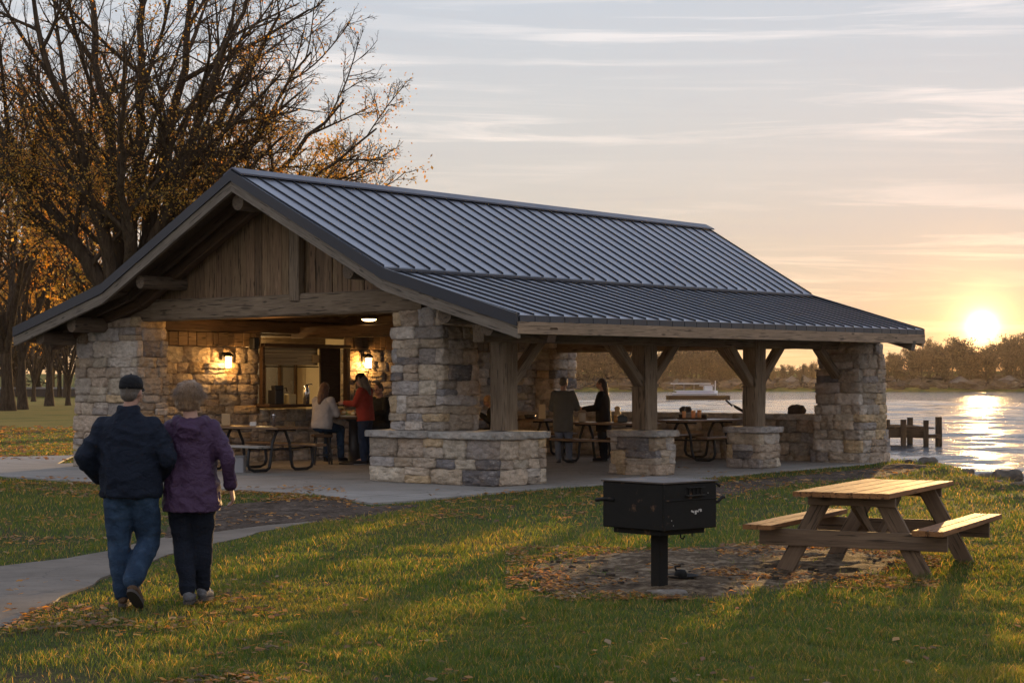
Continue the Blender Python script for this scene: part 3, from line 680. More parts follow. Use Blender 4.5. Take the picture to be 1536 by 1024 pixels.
# near knee wall and piers
stone_block('knee_wall', 0, 1.385, 0, 2.86, FZ, .80, pav, .0, .15, .31, .26, .60, 6, 'abcd', cap=1.2)
stone_block('stone_pier', .12, 1.05, 1.22, 2.45, .92, 3.02, pav, .04, .14, .33, .24, .58, 6)
stone_block('stone_pier', -.02, .80, 9.25, 11.30, FZ, 3.02, pav, .06, .15, .36, .28, .66, 5)
for (a, b, sa, sb) in ((4.57, 0, .62, 1.06), (8.08, 0, .80, .78)):
    stone_block('post_pedestal', a, a+sa, b, b+sb, FZ, .74, pav, .03, .15, .30, .24, .55, 6, 'abcd', cap=.9)
stone_block('stone_pier', 11.50, 12.86, -.36, .85, -.1, 2.95, pav, .24, .2, .36, .25, .5, 5)
stone_block('low_wall', 11.85, 12.6, .95, 9.4, -.05, .93, pav, 0, .17, .28, .22, .5, 4, 'abc', cap=1.1)
stone_block('stone_pier', 13.3, 14.3, 9.4, 10.3, 0, 2.95, pav, .05, .18, .3, .25, .5, 3, 'ab')
# kitchen wall (plane b = 10) with the serving window opening
def wallpatch(mb, core, a0, a1, z0, z1, b=10.0, nsub=3):
    for (z, h) in courses(z0, z1, .15, .26): face_stones(mb, P(a0, b), U, -V, a1-a0, z, h, .16, .22, .5, nsub)
    core.box(P((a0+a1)/2, b+.14, (z0+z1)/2), (a1-a0-.004, .2, z1-z0-.004), MF, .001)
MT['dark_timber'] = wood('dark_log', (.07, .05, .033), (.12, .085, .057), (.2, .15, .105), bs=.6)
mb = MB(); core = MB(); WA0, WA1 = 3.92, 6.35
wallpatch(mb, core, .75, WA0-.08, 0, 2.50); wallpatch(mb, core, WA0-.08, WA1+.08, 0, 1.16); wallpatch(mb, core, WA1+.08, 9.0, 0, 2.50); wallpatch(mb, core, 9.0, 14.0, 0, 2.50, nsub=2)
kw = mb.build('kitchen_wall', MT['stone'], pav, True); core.build('mortar', MT['mortar'], kw)
bp = MB(); x = .75; bq = MB()
while x < 14.0:
    w = rnd.uniform(.15, .28)
    if not (WA0-.1 < x+w/2 < WA1+.1): (bp if x < 5 else bq).box(P(x+w/2, 9.99+rnd.uniform(-.01, .01), 2.66), (w-.012, .07, .30), MF, .01, tuple([rnd.uniform(.8, 1.3)]*3))
    x += w
bp.build('wall_boards', MT['board'], kw); bq.build('wall_boards', MT['board'], kw)
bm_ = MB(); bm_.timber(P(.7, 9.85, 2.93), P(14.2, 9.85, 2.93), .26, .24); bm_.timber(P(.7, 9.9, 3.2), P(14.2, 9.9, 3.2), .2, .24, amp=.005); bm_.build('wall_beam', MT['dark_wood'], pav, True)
# serving window
sw = MB()
sw.box(P((WA0+WA1)/2, 9.86, 2.55), (WA1-WA0+.2, .12, .08), MF, .01); sw.box(P(WA1+.03, 9.88, 1.86), (.10, .14, 1.32), MF, .01); sw.box(P(WA0-.03, 9.95, 1.86), (.08, .12, 1.32), MF, .01)
sw.box(P(5.95, 9.98, 1.9), (.62, .05, 1.24), MF, .005, (.6, .6, .6))
swo = sw.build('serving_window', MT['dark_wood'], pav)
ct = MB(); ct.box(P((WA0+WA1)/2, 9.80, 1.24), (WA1-WA0+.35, .50, .06), MF, .01); ct.build('counter', MT['dark_wood'], swo)
MT['shutter'] = simple('roller_shutter_steel', (.24, .18, .10), .35, .85, nscale=5, nvar=.15, bump=.0)
sh = MB()
for i in range(5): sh.box(P(WA0+.86, 10.06, 2.475-i*.078), (1.72, .02, .074), MF, .008)
sh.box(P(WA0+.86, 10.04, 2.09), (1.72, .05, .03), MF, .006, (.25, .25, .25)); sh.build('roller_shutter', MT['shutter'], swo)
# kitchen room behind
MT['cream_wall'] = simple('cream_plaster', (.62, .53, .38), .8, nscale=6, nvar=.15, bump=.05)
MT['frost'] = simple('frosted_pane', (.17, .165, .17), .25, nscale=22, nvar=.25, bump=.05)
kr = MB(); kr.box(P(5.1, 11.55, 1.5), (3.4, .06, 3.0), MF, .002); kr.box(P(3.45, 10.85, 1.5), (.06, 1.4, 3.0), MF, .002); kr.box(P(6.7, 10.85, 1.5), (.06, 1.4, 3.0), MF, .002); kr.box(P(5.1, 10.9, 2.95), (3.2, 1.25, .05), MF, .002); kr.box(P(5.1, 10.9, .04), (3.2, 1.25, .05), MF, .002)
kr.build('kitchen_room', MT['cream_wall'], pav)
kf = MB()
for a in (5.30, 5.78, 6.28, 4.86): kf.box(P(a, 11.46, 1.75), (.07, .05, 1.1), MF, .004)
kf.box(P(5.57, 11.46, 2.28), (1.5, .05, .07), MF, .004); kf.box(P(5.57, 11.46, 1.22), (1.5, .05, .10), MF, .004)
kfo = kf.build('kitchen_window', MT['dark_wood'], pav); kp = MB()
kp.box(P(5.55, 11.49, 1.75), (1.45, .02, 1.02), MF, .002); kp.build('pane', MT['frost'], kfo)
# posts, braces, eave beam
PT = []
for (a, b, z0) in ((.95, .58, .93), (4.57+.33, .50, .86), (8.08+.42, .38, .86)):
    m_ = MB(); m_.timber(P(a, b, z0), P(a, b, 2.66), .36, .36, up=V, amp=.018); po = m_.build('timber_post', MT['timber'], pav, True, flatang=40); PT.append((a, b))
    for s in ((1,) if a < 1 else (-1, 1)):
        m_ = MB(); m_.timber(P(a+s*.16, b, 1.72), P(a+s*.98, b, 2.48), .17, .19, up=V, amp=.008); m_.build('brace', MT['timber'], po, True, flatang=40)
    if a < 1: continue
    m_ = MB(); m_.timber(P(a, b+.16, 1.80), P(a, b+.85, 2.50), .16, .18, up=U, amp=.008); m_.build('brace', MT['timber'], po, True, flatang=40)
m_ = MB()
m_.timber(P(11.78, .3, 1.80), P(10.85, .3, 2.48), .17, .2, up=V, amp=.008); mo = m_.build('brace', MT['timber'], pav, True, flatang=40)
m_ = MB(); m_.timber(P(.2, .50, 2.56), P(12.6, .33, 2.60), .26, .30, amp=.012, seg=.2); m_.build('eave_beam', MT['timber'], pav, True, flatang=40)
m_ = MB(); m_.timber(P(-.05, 11.0, 2.66), P(13.8, 11.0, 2.66), .26, .28, amp=.012, seg=.2); m_.build('eave_beam', MT['timber'], pav, True, flatang=40)
m_ = MB(); m_.timber(P(12.4, .4, 2.66), P(13.6, 9.6, 2.66), .28, .32, amp=.012, seg=.2); m_.build('end_beam', MT['timber'], pav, True, flatang=40)
m_ = MB(); m_.timber(P(.28, 1.72, 3.15), P(.28, 10.0, 3.15), .34, .40, amp=.022); m_.build('gable_beam', MT['timber'], pav, True, flatang=40)
# cross ties and rafters inside
m_ = MB()
for a in (4.9, 8.5): m_.timber(P(a, .3, 2.84), P(a, 10, 2.84), .22, .26, amp=.01, seg=.3)
for a in (2.6, 6.7, 10.6): m_.timber(P(a, 1.0, 3.15), P(a, 10.2, 3.15), .14, .2, amp=.006, seg=.4)
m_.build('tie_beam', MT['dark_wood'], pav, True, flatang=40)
# roof: profile points (b, z top) at near gable and far gable
RN = {'e': (-.92, -1.31, 2.78), 'k': (-.92, 1.61, 3.62), 'r': (-.92, 5.36, 5.51), 'K': (-.92, 9.11, 3.62), 'E': (-.92, 12.03, 2.84)}
RF = {'e': (12.50, -1.31, 2.86), 'k': (12.85, 1.61, 3.69), 'r': (14.18, 5.36, 5.53), 'K': (14.4, 9.11, 3.69), 'E': (14.4, 12.03, 2.84)}
def rp(k, f, dz=0.0): n_, f_ = Vector(RN[k]), Vector(RF[k]); q = n_.lerp(f_, f); return P(q.x, q.y, q.z+dz)
def slab(mb, k0, k1, dz0, dz1, f0=0.0, f1=1.0, e0=0.0, e1=0.0, col=(1, 1, 1)):
    A = [rp(k0, f0, dz0+e0), rp(k0, f1, dz0+e0), rp(k1, f1, dz0+e1), rp(k1, f0, dz0+e1)]; B = [rp(k0, f0, dz1+e0), rp(k0, f1, dz1+e0), rp(k1, f1, dz1+e1), rp(k1, f0, dz1+e1)]
    mb.add(A+B, [(0, 1, 2, 3), (7, 6, 5, 4), (0, 4, 5, 1), (1, 5, 6, 2), (2, 6, 7, 3), (3, 7, 4, 0)], None, col)
m_ = MB()
NS = 36
for (k0, k1, e0, e1) in (('e', 'k', 0, -.04), ('k', 'r', .03, 0), ('K', 'r', .03, 0), ('E', 'K', 0, -.04)):
    for i in range(NS):
        g = rnd.uniform(.94, 1.05); slab(m_, k0, k1, -.03+e0*0, 0, i/NS, (i+1)/NS, e0, e1, (g, g, g*1.01))
roof = m_.build('roof', MT['roof'], pav)
m_ = MB()
for (k0, k1, e0, e1) in (('e', 'k', 0, -.04), ('k', 'r', .03, 0), ('K', 'r', .03, 0), ('E', 'K', 0, -.04)):
    for i in range(NS+1):
        f = i/NS; w = .0006
        if i == 0: f = .0015
        if i == NS: f = .9985
        A = [rp(k0, f-w, e0+.002), rp(k0, f+w, e0+.002), rp(k1, f+w, e1+.002), rp(k1, f-w, e1+.002)]; B = [v+Z*.030 for v in A]
        m_.add(A+B, [(3, 2, 1, 0), (4, 5, 6, 7), (0, 1, 5, 4), (1, 2, 6, 5), (2, 3, 7, 6), (3, 0, 4, 7)], None, (1, 1, 1))
m_.build('standing_seam', MT['seam'], roof)
m_ = MB()   # ridge cap and break flashing
for s, kk in ((1, 'k'), (-1, 'K')):
    a = [rp('r', 0, .075)-U*.02, rp('r', 1, .075)+U*.02]; q = [v-V*.24*s-Z*.12 for v in a]
    m_.add([a[0], a[1], q[1], q[0]]+[v-Z*.03 for v in (a[0], a[1], q[1], q[0])], [(0, 1, 2, 3), (7, 6, 5, 4), (3, 2, 6, 7), (0, 3, 7, 4), (1, 5, 6, 2)], None, (2.6, 2.5, 2.5))
m_.build('ridge_cap', MT['trim'], roof)
m_ = MB()
for k0 in ('k', 'K'):
    s = -1 if k0 == 'k' else 1
    a = [rp(k0, 0, .035)-U*.01, rp(k0, 1, .035)+U*.01]; b_ = [v+V*s*.05-Z*.025 for v in a]
    m_.add([a[0], a[1], b_[1], b_[0]]+[v-Z*.045 for v in (a[0], a[1], b_[1], b_[0])], [(0, 1, 2, 3), (7, 6, 5, 4), (3, 2, 6, 7), (0, 3, 7, 4), (1, 5, 6, 2)], None, (1.5, 1.5, 1.5))
m_.build('break_flashing', MT['trim'], roof)
# soffit deck and rafters beneath the metal
m_ = MB()
for (k0, k1) in (('e', 'k'), ('k', 'r'), ('K', 'r'), ('E', 'K')): slab(m_, k0, k1, -.10, -.045, .002, .998, 0, -.04 if k0 in 'eE' else 0)
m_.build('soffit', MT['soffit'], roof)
m_ = MB()
for i in range(1, 24):
    f = i/24
    for (k0, k1) in (('e', 'k'), ('k', 'r'), ('K', 'r'), ('E', 'K')):
        p0, p1 = rp(k0, f, -.20), rp(k1, f, -.20)
        if k0 in 'eE': p0 = p0.lerp(p1, .04)
        m_.beam(p0, p1, .09, .17, bev=.006)
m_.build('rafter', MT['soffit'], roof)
# rake: metal trim (dark) over weathered timber barge board
def rakeband(mb, f, du, z0, z1, th, col=(1, 1, 1)):
    ks = ['e', 'k', 'r', 'K', 'E']
    for i in range(4):
        a, b_ = ks[i], ks[i+1]; A = rp(a, f)+U*du; B = rp(b_, f)+U*du
        if i == 0: A = A-V*0.0
        vs = [A+Z*z0, B+Z*z0, B+Z*z1, A+Z*z1]; vs += [v+U*th for v in vs]
        mb.add(vs, [(0, 1, 2, 3), (7, 6, 5, 4), (0, 4, 5, 1), (3, 2, 6, 7), (1, 5, 6, 2), (0, 3, 7, 4)], [Vector(((B-A).length*q, (z-z0)*1.0+i*3, 0)) for (q, z) in ((0, z0), (1, z0), (1, z1), (0, z1))]*2, col)
for f_, d_ in ((0, -.06), (1, .01)): m_ = MB(); rakeband(m_, f_, d_, -.17, .02, .05); m_.build('rake_trim', MT['trim'], roof)
for f_, d_ in ((0, -.03), (1, -.05)): m_ = MB(); rakeband(m_, f_, d_, -.36, -.172, .07); m_.build('barge_board', MT['grey_timber'], roof)
# eave: metal fascia with laps over pale timber fascia
for k0, s in (('e', -1), ('E', 1)):
    m_ = MB()
    for i in range(NS):
        f0, f1 = i/NS+.0006, (i+1)/NS-.0006; A, B = rp(k0, f0)+V*s*.02, rp(k0, f1)+V*s*.02; g = rnd.uniform(.9, 1.15)
        vs = [A-Z*.10, B-Z*.10, B-Z*.004, A-Z*.004]; vs += [v-V*s*.03 for v in vs]
        m_.add(vs, [(0, 1, 2, 3), (7, 6, 5, 4), (0, 4, 5, 1), (3, 2, 6, 7), (1, 5, 6, 2), (0, 3, 7, 4)], None, (1.7*g, 1.65*g, 1.5*g))
    m_.build('eave_flashing', MT['trim'], roof)
    m_ = MB(); A, B = rp(k0, 0)+V*s*.0-U*.03, rp(k0, 1)+V*s*.0+U*.03; m_.beam(A-Z*.198, B-Z*.198, .05, .19, bev=.004, col=(1.7, 1.45, 1.2)); m_.build('fascia_board', MT['grey_timber'], roof)
m_ = MB(); m_.timber(rp('e', .965)-Z*.34-V*.02, rp('k', .965)-Z*.34, .12, .2); m_.build('tail_rafter', MT['grey_timber'], roof, True, flatang=40)
# log purlins along the ridge direction, ends showing at the rake
for (b, dz, r) in ((5.36, -.54, .15), (2.55, -.48, .13), (8.15, -.46, .125), (.35, -.42, .15), (10.3, -.42, .15), (-.55, -.38, .15), (11.35, -.38, .14)):
    ks = [(-1.31, 2.78), (1.61, 3.62), (5.36, 5.51), (9.11, 3.62), (12.03, 2.84)]
    for i in range(4):
        if ks[i][0] <= b <= ks[i+1][0]: z = ks[i][1]+(ks[i+1][1]-ks[i][1])*(b-ks[i][0])/(ks[i+1][0]-ks[i][0])
    m_ = MB(); L = 13.0 if b < 1 else 14.6
    if b in (-.55, 11.35): L = 1.3
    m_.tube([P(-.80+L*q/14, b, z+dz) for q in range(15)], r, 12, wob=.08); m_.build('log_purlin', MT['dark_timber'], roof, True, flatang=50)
# rafter pair just inside the rake
m_ = MB()
for (k0, k1) in (('e', 'k'), ('k', 'r'), ('K', 'r'), ('E', 'K')): m_.timber(rp(k0, .062)-Z*.30, rp(k1, .062)-Z*.30, .2, .24, amp=.01)
m_.build('gable_rafter', MT['dark_wood'], roof, True, flatang=40)
# board and batten gable wall
m_ = MB(); b = 1.75
def roofz(b):
    ks = [(-1.31, 2.78), (1.61, 3.62), (5.36, 5.51), (9.11, 3.62), (12.03, 2.84)]
    for i in range(4):
        if ks[i][0] <= b <= ks[i+1][0]: return ks[i][1]+(ks[i+1][1]-ks[i][1])*(b-ks[i][0])/(ks[i+1][0]-ks[i][0])
while b < 9.6:
    w = rnd.uniform(.12, .24); zt = min(roofz(b), roofz(b+w))-.16; g = rnd.uniform(.72, 1.25)
    if zt > 3.4: m_.box(P(.30+rnd.uniform(-.012, .012), b+w/2, (zt+3.30)/2), (zt-3.30, w-.008, .05), Matrix((Z, V, -U)).transposed(), .006, (g, g*rnd.uniform(.94, 1), g*.95))
    b += w
gw = m_.build('gable_wall', MT['board'], pav)
m_ = MB(); bk = [P(.36, 1.8, 3.32), P(.36, 9.0, 3.32), P(.36, 9.0, 3.5), P(.36, 5.36, 5.30), P(.36, 1.8, 3.5)]; m_.add(bk+[v+U*.03 for v in bk], [(0, 1, 2, 3, 4), (9, 8, 7, 6, 5), (0, 5, 6, 1), (1, 6, 7, 2), (2, 7, 8, 3), (3, 8, 9, 4), (4, 9, 5, 0)], None, (.3, .3, .3)); m_.build('backing', MT['dark_wood'], gw)
m_ = MB(); m_.timber(P(.16, 4.85, 3.22), P(.16, 4.85, 5.0), .26, .16, up=U, amp=.01); m_.build('king_post', MT['timber'], gw, True, flatang=40)
# lamps
def lampmat(name, col, st):
    m, t, b, o = newmat(name); b.inputs['Base Color'].default_value = (.9, .8, .6, 1); b.inputs['Emission Color'].default_value = (*col, 1); b.inputs['Emission Strength'].default_value = st; tr = t.node('ShaderNodeBsdfTransparent'); em = t.node('ShaderNodeEmission', {'Strength': st}); em.inputs[0].default_value = (*col, 1); ad = t.node('ShaderNodeAddShader'); t.l.new(tr.outputs[0], ad.inputs[0]); t.l.new(em.outputs[0], ad.inputs[1]); t.n.remove(b); t.l.new(ad.outputs[0], o.inputs['Surface']); return m
MT['lamp'] = lampmat('lit_lantern_glass', (1, .66, .25), 5.5); MT['lamp2'] = lampmat('lit_ceiling_glass', (1, .66, .28), 5.0)
def plight(name, loc, e, col=(1, .58, .22), r=.05, parent=None):
    l = bpy.data.lights.new(name, 'POINT'); l.energy = e; l.color = col; l.shadow_soft_size = r; o = bpy.data.objects.new(name, l); COL.objects.link(o); o.location = loc
for a, wh, lb in ((2.79, 2.17, 'lit wall lantern on the stone to the left of the serving window'), (6.98, 2.19, 'lit wall lantern on the stone to the right of the serving window')):
    lo = empty('wall_lantern', P(a, 9.84, wh), lb, 'wall lamp', 'lit wall lanterns of the pavilion'); c = P(a, 9.78, wh)
    m_ = MB(); m_.lathe([(.03, .22), (.10, .16), (.115, .13), (.115, .12), (.02, .12)], c, 14); m_.lathe([(.02, -.145), (.075, -.14), (.085, -.12), (.02, -.12)], c, 14); m_.beam(P(a, 9.95, wh+.2), P(a, 9.78, wh+.2), .03, .03); m_.box(P(a, 9.93, wh+.12), (.10, .03, .18), MF)
    for q in range(4): an = q*math.pi/2+.785; m_.beam(c+Vector((math.cos(an)*.082, math.sin(an)*.082, -.13)), c+Vector((math.cos(an)*.082, math.sin(an)*.082, .13)), .010, .010, bev=.002)
    m_.build('lantern_frame', MT['black_metal'], lo)
    m_ = MB(); m_.lathe([(.0, -.118), (.072, -.115), (.072, .115), (0, .118)], c, 14); m_.build('glass_shade', MT['lamp'], lo, True)
    plight('lantern_light', c, 28, (1, .50, .14), .05)
for (a, b, z, lb) in ((4.9, 7.7, 3.10, 'lit round ceiling lamp near the stone pier'), (1.9, 8.3, 3.115, 'lit ceiling lamp half hidden behind the gable beam')):
    c = P(a, b, z); lo = empty('ceiling_lamp', c, lb, 'ceiling lamp', 'round ceiling lamps of the pavilion')
    m_ = MB(); m_.lathe([(.0, -.06), (.10, -.055), (.15, -.03), (.16, 0)], c, 20); m_.build('glass_shade', MT['lamp2'], lo, True)
    m_ = MB(); m_.lathe([(.165, -.012), (.175, 0), (.17, .03), (.0, .03)], c, 20); m_.tube([c+Z*.03, c+Z*.35], .015, 6); m_.build('lamp_base', MT['black_metal'], lo, True)
    plight('ceiling_light', c-Z*.16, 42, (1, .54, .18))
plight('kitchen_light', P(4.5, 10.8, 2.2), 40, (1, .68, .30))
# small speaker on the wall
m_ = MB(); m_.box(P(3.55, 9.82, 2.58), (.17, .16, .26), MF, .02); m_.box(P(3.55, 9.93, 2.58), (.05, .08, .05), MF, .005); tag(m_.build('wall_speaker', MT['black_metal'], None, origin=P(3.55, 9.9, 2.58)), 'small black loudspeaker high on the stone left of the serving window', 'loudspeaker')
m_ = MB(); m_.box(P(5.62, 10.03, 2.27), (.30, .012, .18), MF, .003); o = m_.build('wall_notice', simple('notice_paper', (.55, .42, .22), .8), None, origin=P(5.6, 10, 2.3)); tag(o, 'small pale notice hung beside the roller shutter', 'notice')
# ---------------------------------------------------------------- trees
MT['bark'] = simple('dark_bark', (.075, .055, .04), .95, nscale=9, nvar=.5, bump=1.0, bdist=.05, attr='tint', spec=.1)
def barkmat():
    m, t, b, o = newmat('tree_bark'); v = t.node('ShaderNodeTexCoord').outputs['Object']
    n = t.noise(t.mapping(v, (9, 9, 1.6)), 1.0, 6, .7); c = t.ramp(n, [(.3, (.025, .018, .012)), (.55, (.07, .05, .034)), (.8, (.12, .09, .065))])
    setc(t, b, 'Base Color', c); b.inputs['Roughness'].default_value = .95; b.inputs['Specular IOR Level'].default_value = .1
    t.l.new(t.bump(n, 1.0, .06), b.inputs['Normal']); return m
MT['bark'] = barkmat()
class Tree:
    def __init__(s, seed): s.r = random.Random(seed); s.b = []; s.tips = []
    def rv(s):
        while True:
            v = Vector((s.r.uniform(-1, 1), s.r.uniform(-1, 1), s.r.uniform(-1, 1)))
            if .05 < v.length < 1: return v.normalized()
    def branch(s, p, d, L, r0, r1, k, wig, up, lvl, spec):
        pts = [p.copy()]; rad = [r0]; d = d.normalized(); st = L/(k-1); w = s.rv()
        for i in range(1, k):
            w = (w*.6+s.rv()*.6); d = (d+w*wig+Z*up).normalized(); p = p+d*st; pts.append(p.copy()); q = i/(k-1); rad.append(r0+(r1-r0)*q**.8)
        s.b.append((pts, rad, lvl)); s.kids(pts, rad, L, lvl, spec)
    def kids(s, pts, rad, L, lvl, spec):
        if lvl+1 >= len(spec): s.tips.append((pts, lvl)); return
        c = spec[lvl+1]; n = max(1, int(c['n']*s.r.uniform(.8, 1.2))); k = len(pts)
        if lvl >= 1: s.tips.append((pts, lvl))
        for j in range(n):
            f = c['f0']+(1-c['f0'])*((j+s.r.random())/n); x = f*(k-1); i = min(int(x), k-2); q = x-i
            p = pts[i].lerp(pts[i+1], q); d = (pts[i+1]-pts[i]).normalized(); r = rad[i]*(1-q)+rad[i+1]*q
            side = s.rv(); side = (side-d*side.dot(d)).normalized(); a = R(s.r.uniform(*c['ang'])); nd = d*math.cos(a)+side*math.sin(a)
            ll = L*c['len']*s.r.uniform(.7, 1.25)*(1-.45*f); rr = max(min(r*.75, c['r']), c.get('rmin', .004))
            s.branch(p, nd, ll, rr, max(rr*.35, c.get('rmin', .004)*.8), c['k'], c['wig'], c['up'], lvl+1, spec)
    def mesh(s, sides=(10, 7, 5, 3, 3, 3)):
        groups = {}
        for (pts, rad, lvl) in s.b: groups.setdefault((len(pts), sides[min(lvl, len(sides)-1)]), []).append((pts, rad))
        VV = []; FF = []; base = 0
        for (k, n), L in groups.items():
            Pp = np.array([[tuple(p) for p in pts] for pts, _ in L]); Rr = np.array([rad for _, rad in L])
            D = np.empty_like(Pp); D[:, 1:-1] = Pp[:, 2:]-Pp[:, :-2]; D[:, 0] = Pp[:, 1]-Pp[:, 0]; D[:, -1] = Pp[:, -1]-Pp[:, -2]
            D /= np.linalg.norm(D, axis=2, keepdims=True)+1e-9
            m = D.mean(1); ref = np.where(np.abs(m[:, 2:3]) > .8, np.array([[1., 0, 0]]), np.array([[0, 0, 1.]]))[:, None, :]
            A = np.cross(D, ref); A /= np.linalg.norm(A, axis=2, keepdims=True)+1e-9; B = np.cross(D, A)
            t_ = np.arange(n)*2*math.pi/n
            V_ = Pp[:, :, None, :]+Rr[:, :, None, None]*(A[:, :, None, :]*np.cos(t_)[None, None, :, None]+B[:, :, None, :]*np.sin(t_)[None, None, :, None])
            nb = len(L); ii = base+np.arange(nb*k*n).reshape(nb, k, n); jj = np.roll(ii, -1, 2)
            FF.append(np.stack([ii[:, :-1], jj[:, :-1], jj[:, 1:], ii[:, 1:]], -1).reshape(-1, 4)); VV.append(V_.reshape(-1, 3)); base += nb*k*n
        return np.concatenate(VV), np.concatenate(FF)
def leaf_cloud(tree, n, size, pal, seed, prob, minlvl=2, spread=.25):
    r = np.random.RandomState(seed); T = [np.array([tuple(p) for p in pts]) for pts, l in tree.tips if l >= minlvl]
    w = np.array([max(prob(Vector(t_[-1])), 0) for t_ in T]); 
    if w.sum() <= 0: w += 1
    ii = r.choice(len(T), n, p=w/w.sum()); pos = np.empty((n, 3))
    for q, i in enumerate(ii):
        t_ = T[i]; f = r.rand()*(len(t_)-1); a = int(min(f, len(t_)-2)); pos[q] = t_[a]*(1-f+a)+t_[a+1]*(f-a)
    pos += r.randn(n, 3)*spread*np.array([1, 1, .8])
    u = r.randn(n, 3); u /= np.linalg.norm(u, axis=1, keepdims=True); v = np.cross(u, r.randn(n, 3)); v /= np.linalg.norm(v, axis=1, keepdims=True); s_ = (size*(.6+.8*r.rand(n)))[:, None]
    vv = np.stack([pos-u*s_, pos+v*s_*.6-u*s_*.1, pos+u*s_, pos-v*s_*.6+u*s_*.1], 1).reshape(-1, 3); f = np.arange(n*4).reshape(n, 4)
    k = r.randint(0, len(pal), n); tt = np.array(pal)[k]*(.6+.8*r.rand(n))[:, None]
    return vv, f, np.repeat(tt, 4, 0)
OR_ = [(.30, .13, .025), (.36, .18, .03), (.22, .10, .02), (.16, .11, .025), (.40, .24, .05), (.12, .08, .025)]
OL_ = [(.15, .11, .025), (.20, .13, .03), (.26, .15, .03), (.10, .08, .02), (.30, .14, .025)]
SPEC = [None, dict(n=10, f0=.22, ang=(22, 58), len=.42, r=.10, k=9, wig=.10, up=.035, rmin=.02), dict(n=9, f0=.15, ang=(25, 60), len=.50, r=.035, k=7, wig=.13, up=.03, rmin=.012), dict(n=7, f0=.15, ang=(25, 60), len=.45, r=.012, k=5, wig=.16, up=.02, rmin=.007), dict(n=4, f0=.2, ang=(25, 55), len=.55, r=.007, k=3, wig=.15, up=.0, rmin=.005)]
def tree_obj(name, loc, T, leaves, label, group=None, cat='tree', bark='bark', leafm='leaf'):
    root = empty(name, loc, label, cat, group); v, f = T.mesh(); 
    nb = len(T.b)
    o = link('trunk', np_mesh(v, f, None, True), MT[bark], root); 
    if leaves: lv, lf, lt = leaves; link('crown', np_mesh(lv, lf, lt), MT[leafm], root)
    return root
def split_tree(T, name, loc, leaves, label, group=None):
    # trunk (two lowest levels) and crown (finer branches, leaves) as parts
    root = empty(name, loc, label, 'tree', group); A = Tree(0); A.b = [b for b in T.b if b[2] <= 1]; v, f = A.mesh(); link('trunk', np_mesh(v, f, None, True), MT['bark'], root)
    A.b = [b for b in T.b if b[2] > 1]; v, f = A.mesh(); c = link('crown', np_mesh(v, f, None, True), MT['bark'], root)
    if leaves: lv, lf, lt = leaves; link('foliage', np_mesh(lv, lf, lt), MT['leaf'], c)
    return root
OG_ = [(.46, .26, .035), (.34, .23, .035), (.55, .36, .06), (.22, .16, .035), (.14, .10, .025), (.46, .22, .035)]
# the big multi stemmed tree behind the pavilion
BY = 58.0; base = Vector(((205-768)/F*BY, BY, 0)); T = Tree(5)
def pix(px, py, Y): return Vector(((px-768)/F*Y, Y, H-(py-575)/F*Y))-base
T.b.append(([Vector((0, 0, -.3)), Vector((-.05, 0, .6)), Vector((-.15, 0, 1.8)), Vector((-.25, 0, 3.0)), Vector((-.3, 0, 3.9))], [.95, .72, .64, .62, .55], 0))
stems = [((-60, 190, 57), .30, (90, 400)), ((-110, 20, 60), .26, (60, 380)), ((30, -70, 55), .32, None), ((120, -130, 61), .33, None), ((215, -150, 57), .30, None), ((310, -110, 60), .33, None), ((400, -60, 55), .28, None), ((425, 10, 59), .30, None), ((515, 150, 57), .26, (300, 330)), ((540, 240, 60), .20, (330, 360)), ((170, 60, 52), .22, None), ((330, 70, 65), .24, None), ((475, 85, 58), .22, None), ((550, 190, 56), .20, (330, 360)), ((455, 210, 62), .20, (330, 360)), ((370, -40, 57), .22, None), ((420, 150, 60), .20, None), ((20, 90, 66), .24, None)]
for (ex, ey, eY), r0, mid in stems:
    e = pix(ex, ey, eY); p0 = Vector((-.3+T.r.uniform(-.25, .25), T.r.uniform(-.2, .2), T.r.uniform(2.6, 3.9)))
    hd = Vector((e.x-p0.x, e.y-p0.y, 0)); m = p0+hd*.42+Z*((e.z-p0.z)*.42 if mid else (e.z-p0.z)*.38)
    c1 = p0+Z*(e.z-p0.z)*.30+hd*.20; c2 = p0+hd*.62+Z*(e.z-p0.z)*.62
    pts = []; k = 16; w = Vector()
    for i in range(k):
        q = i/(k-1); b_ = p0*(1-q)**3+c1*3*q*(1-q)**2+c2*3*q*q*(1-q)+e*q**3; w = w*.7+T.rv()*.16*(1 if 0 < i else 0); pts.append(b_+w)
    rad = [r0*(1-.86*(i/(k-1))**.85) for i in range(k)]; T.b.append((pts, rad, 0)); T.kids(pts, rad, (e-p0).length, 0, SPEC)
def lprob(p):
    z = p.z; return (1.12-smooth(5, 11.5, np.array(z))*1.02)*(.25+2.2*max(0, noise.noise(Vector((p.x*.45, p.y*.45, z*.45))+Vector((3, 1, 7)))))
lf = leaf_cloud(T, 36000, .042, OG_, 3, lprob, 2, .20)
split_tree(T, 'big_tree', base, lf, 'huge bare branched tree with many spreading stems and last golden leaves behind the pavilion roof')
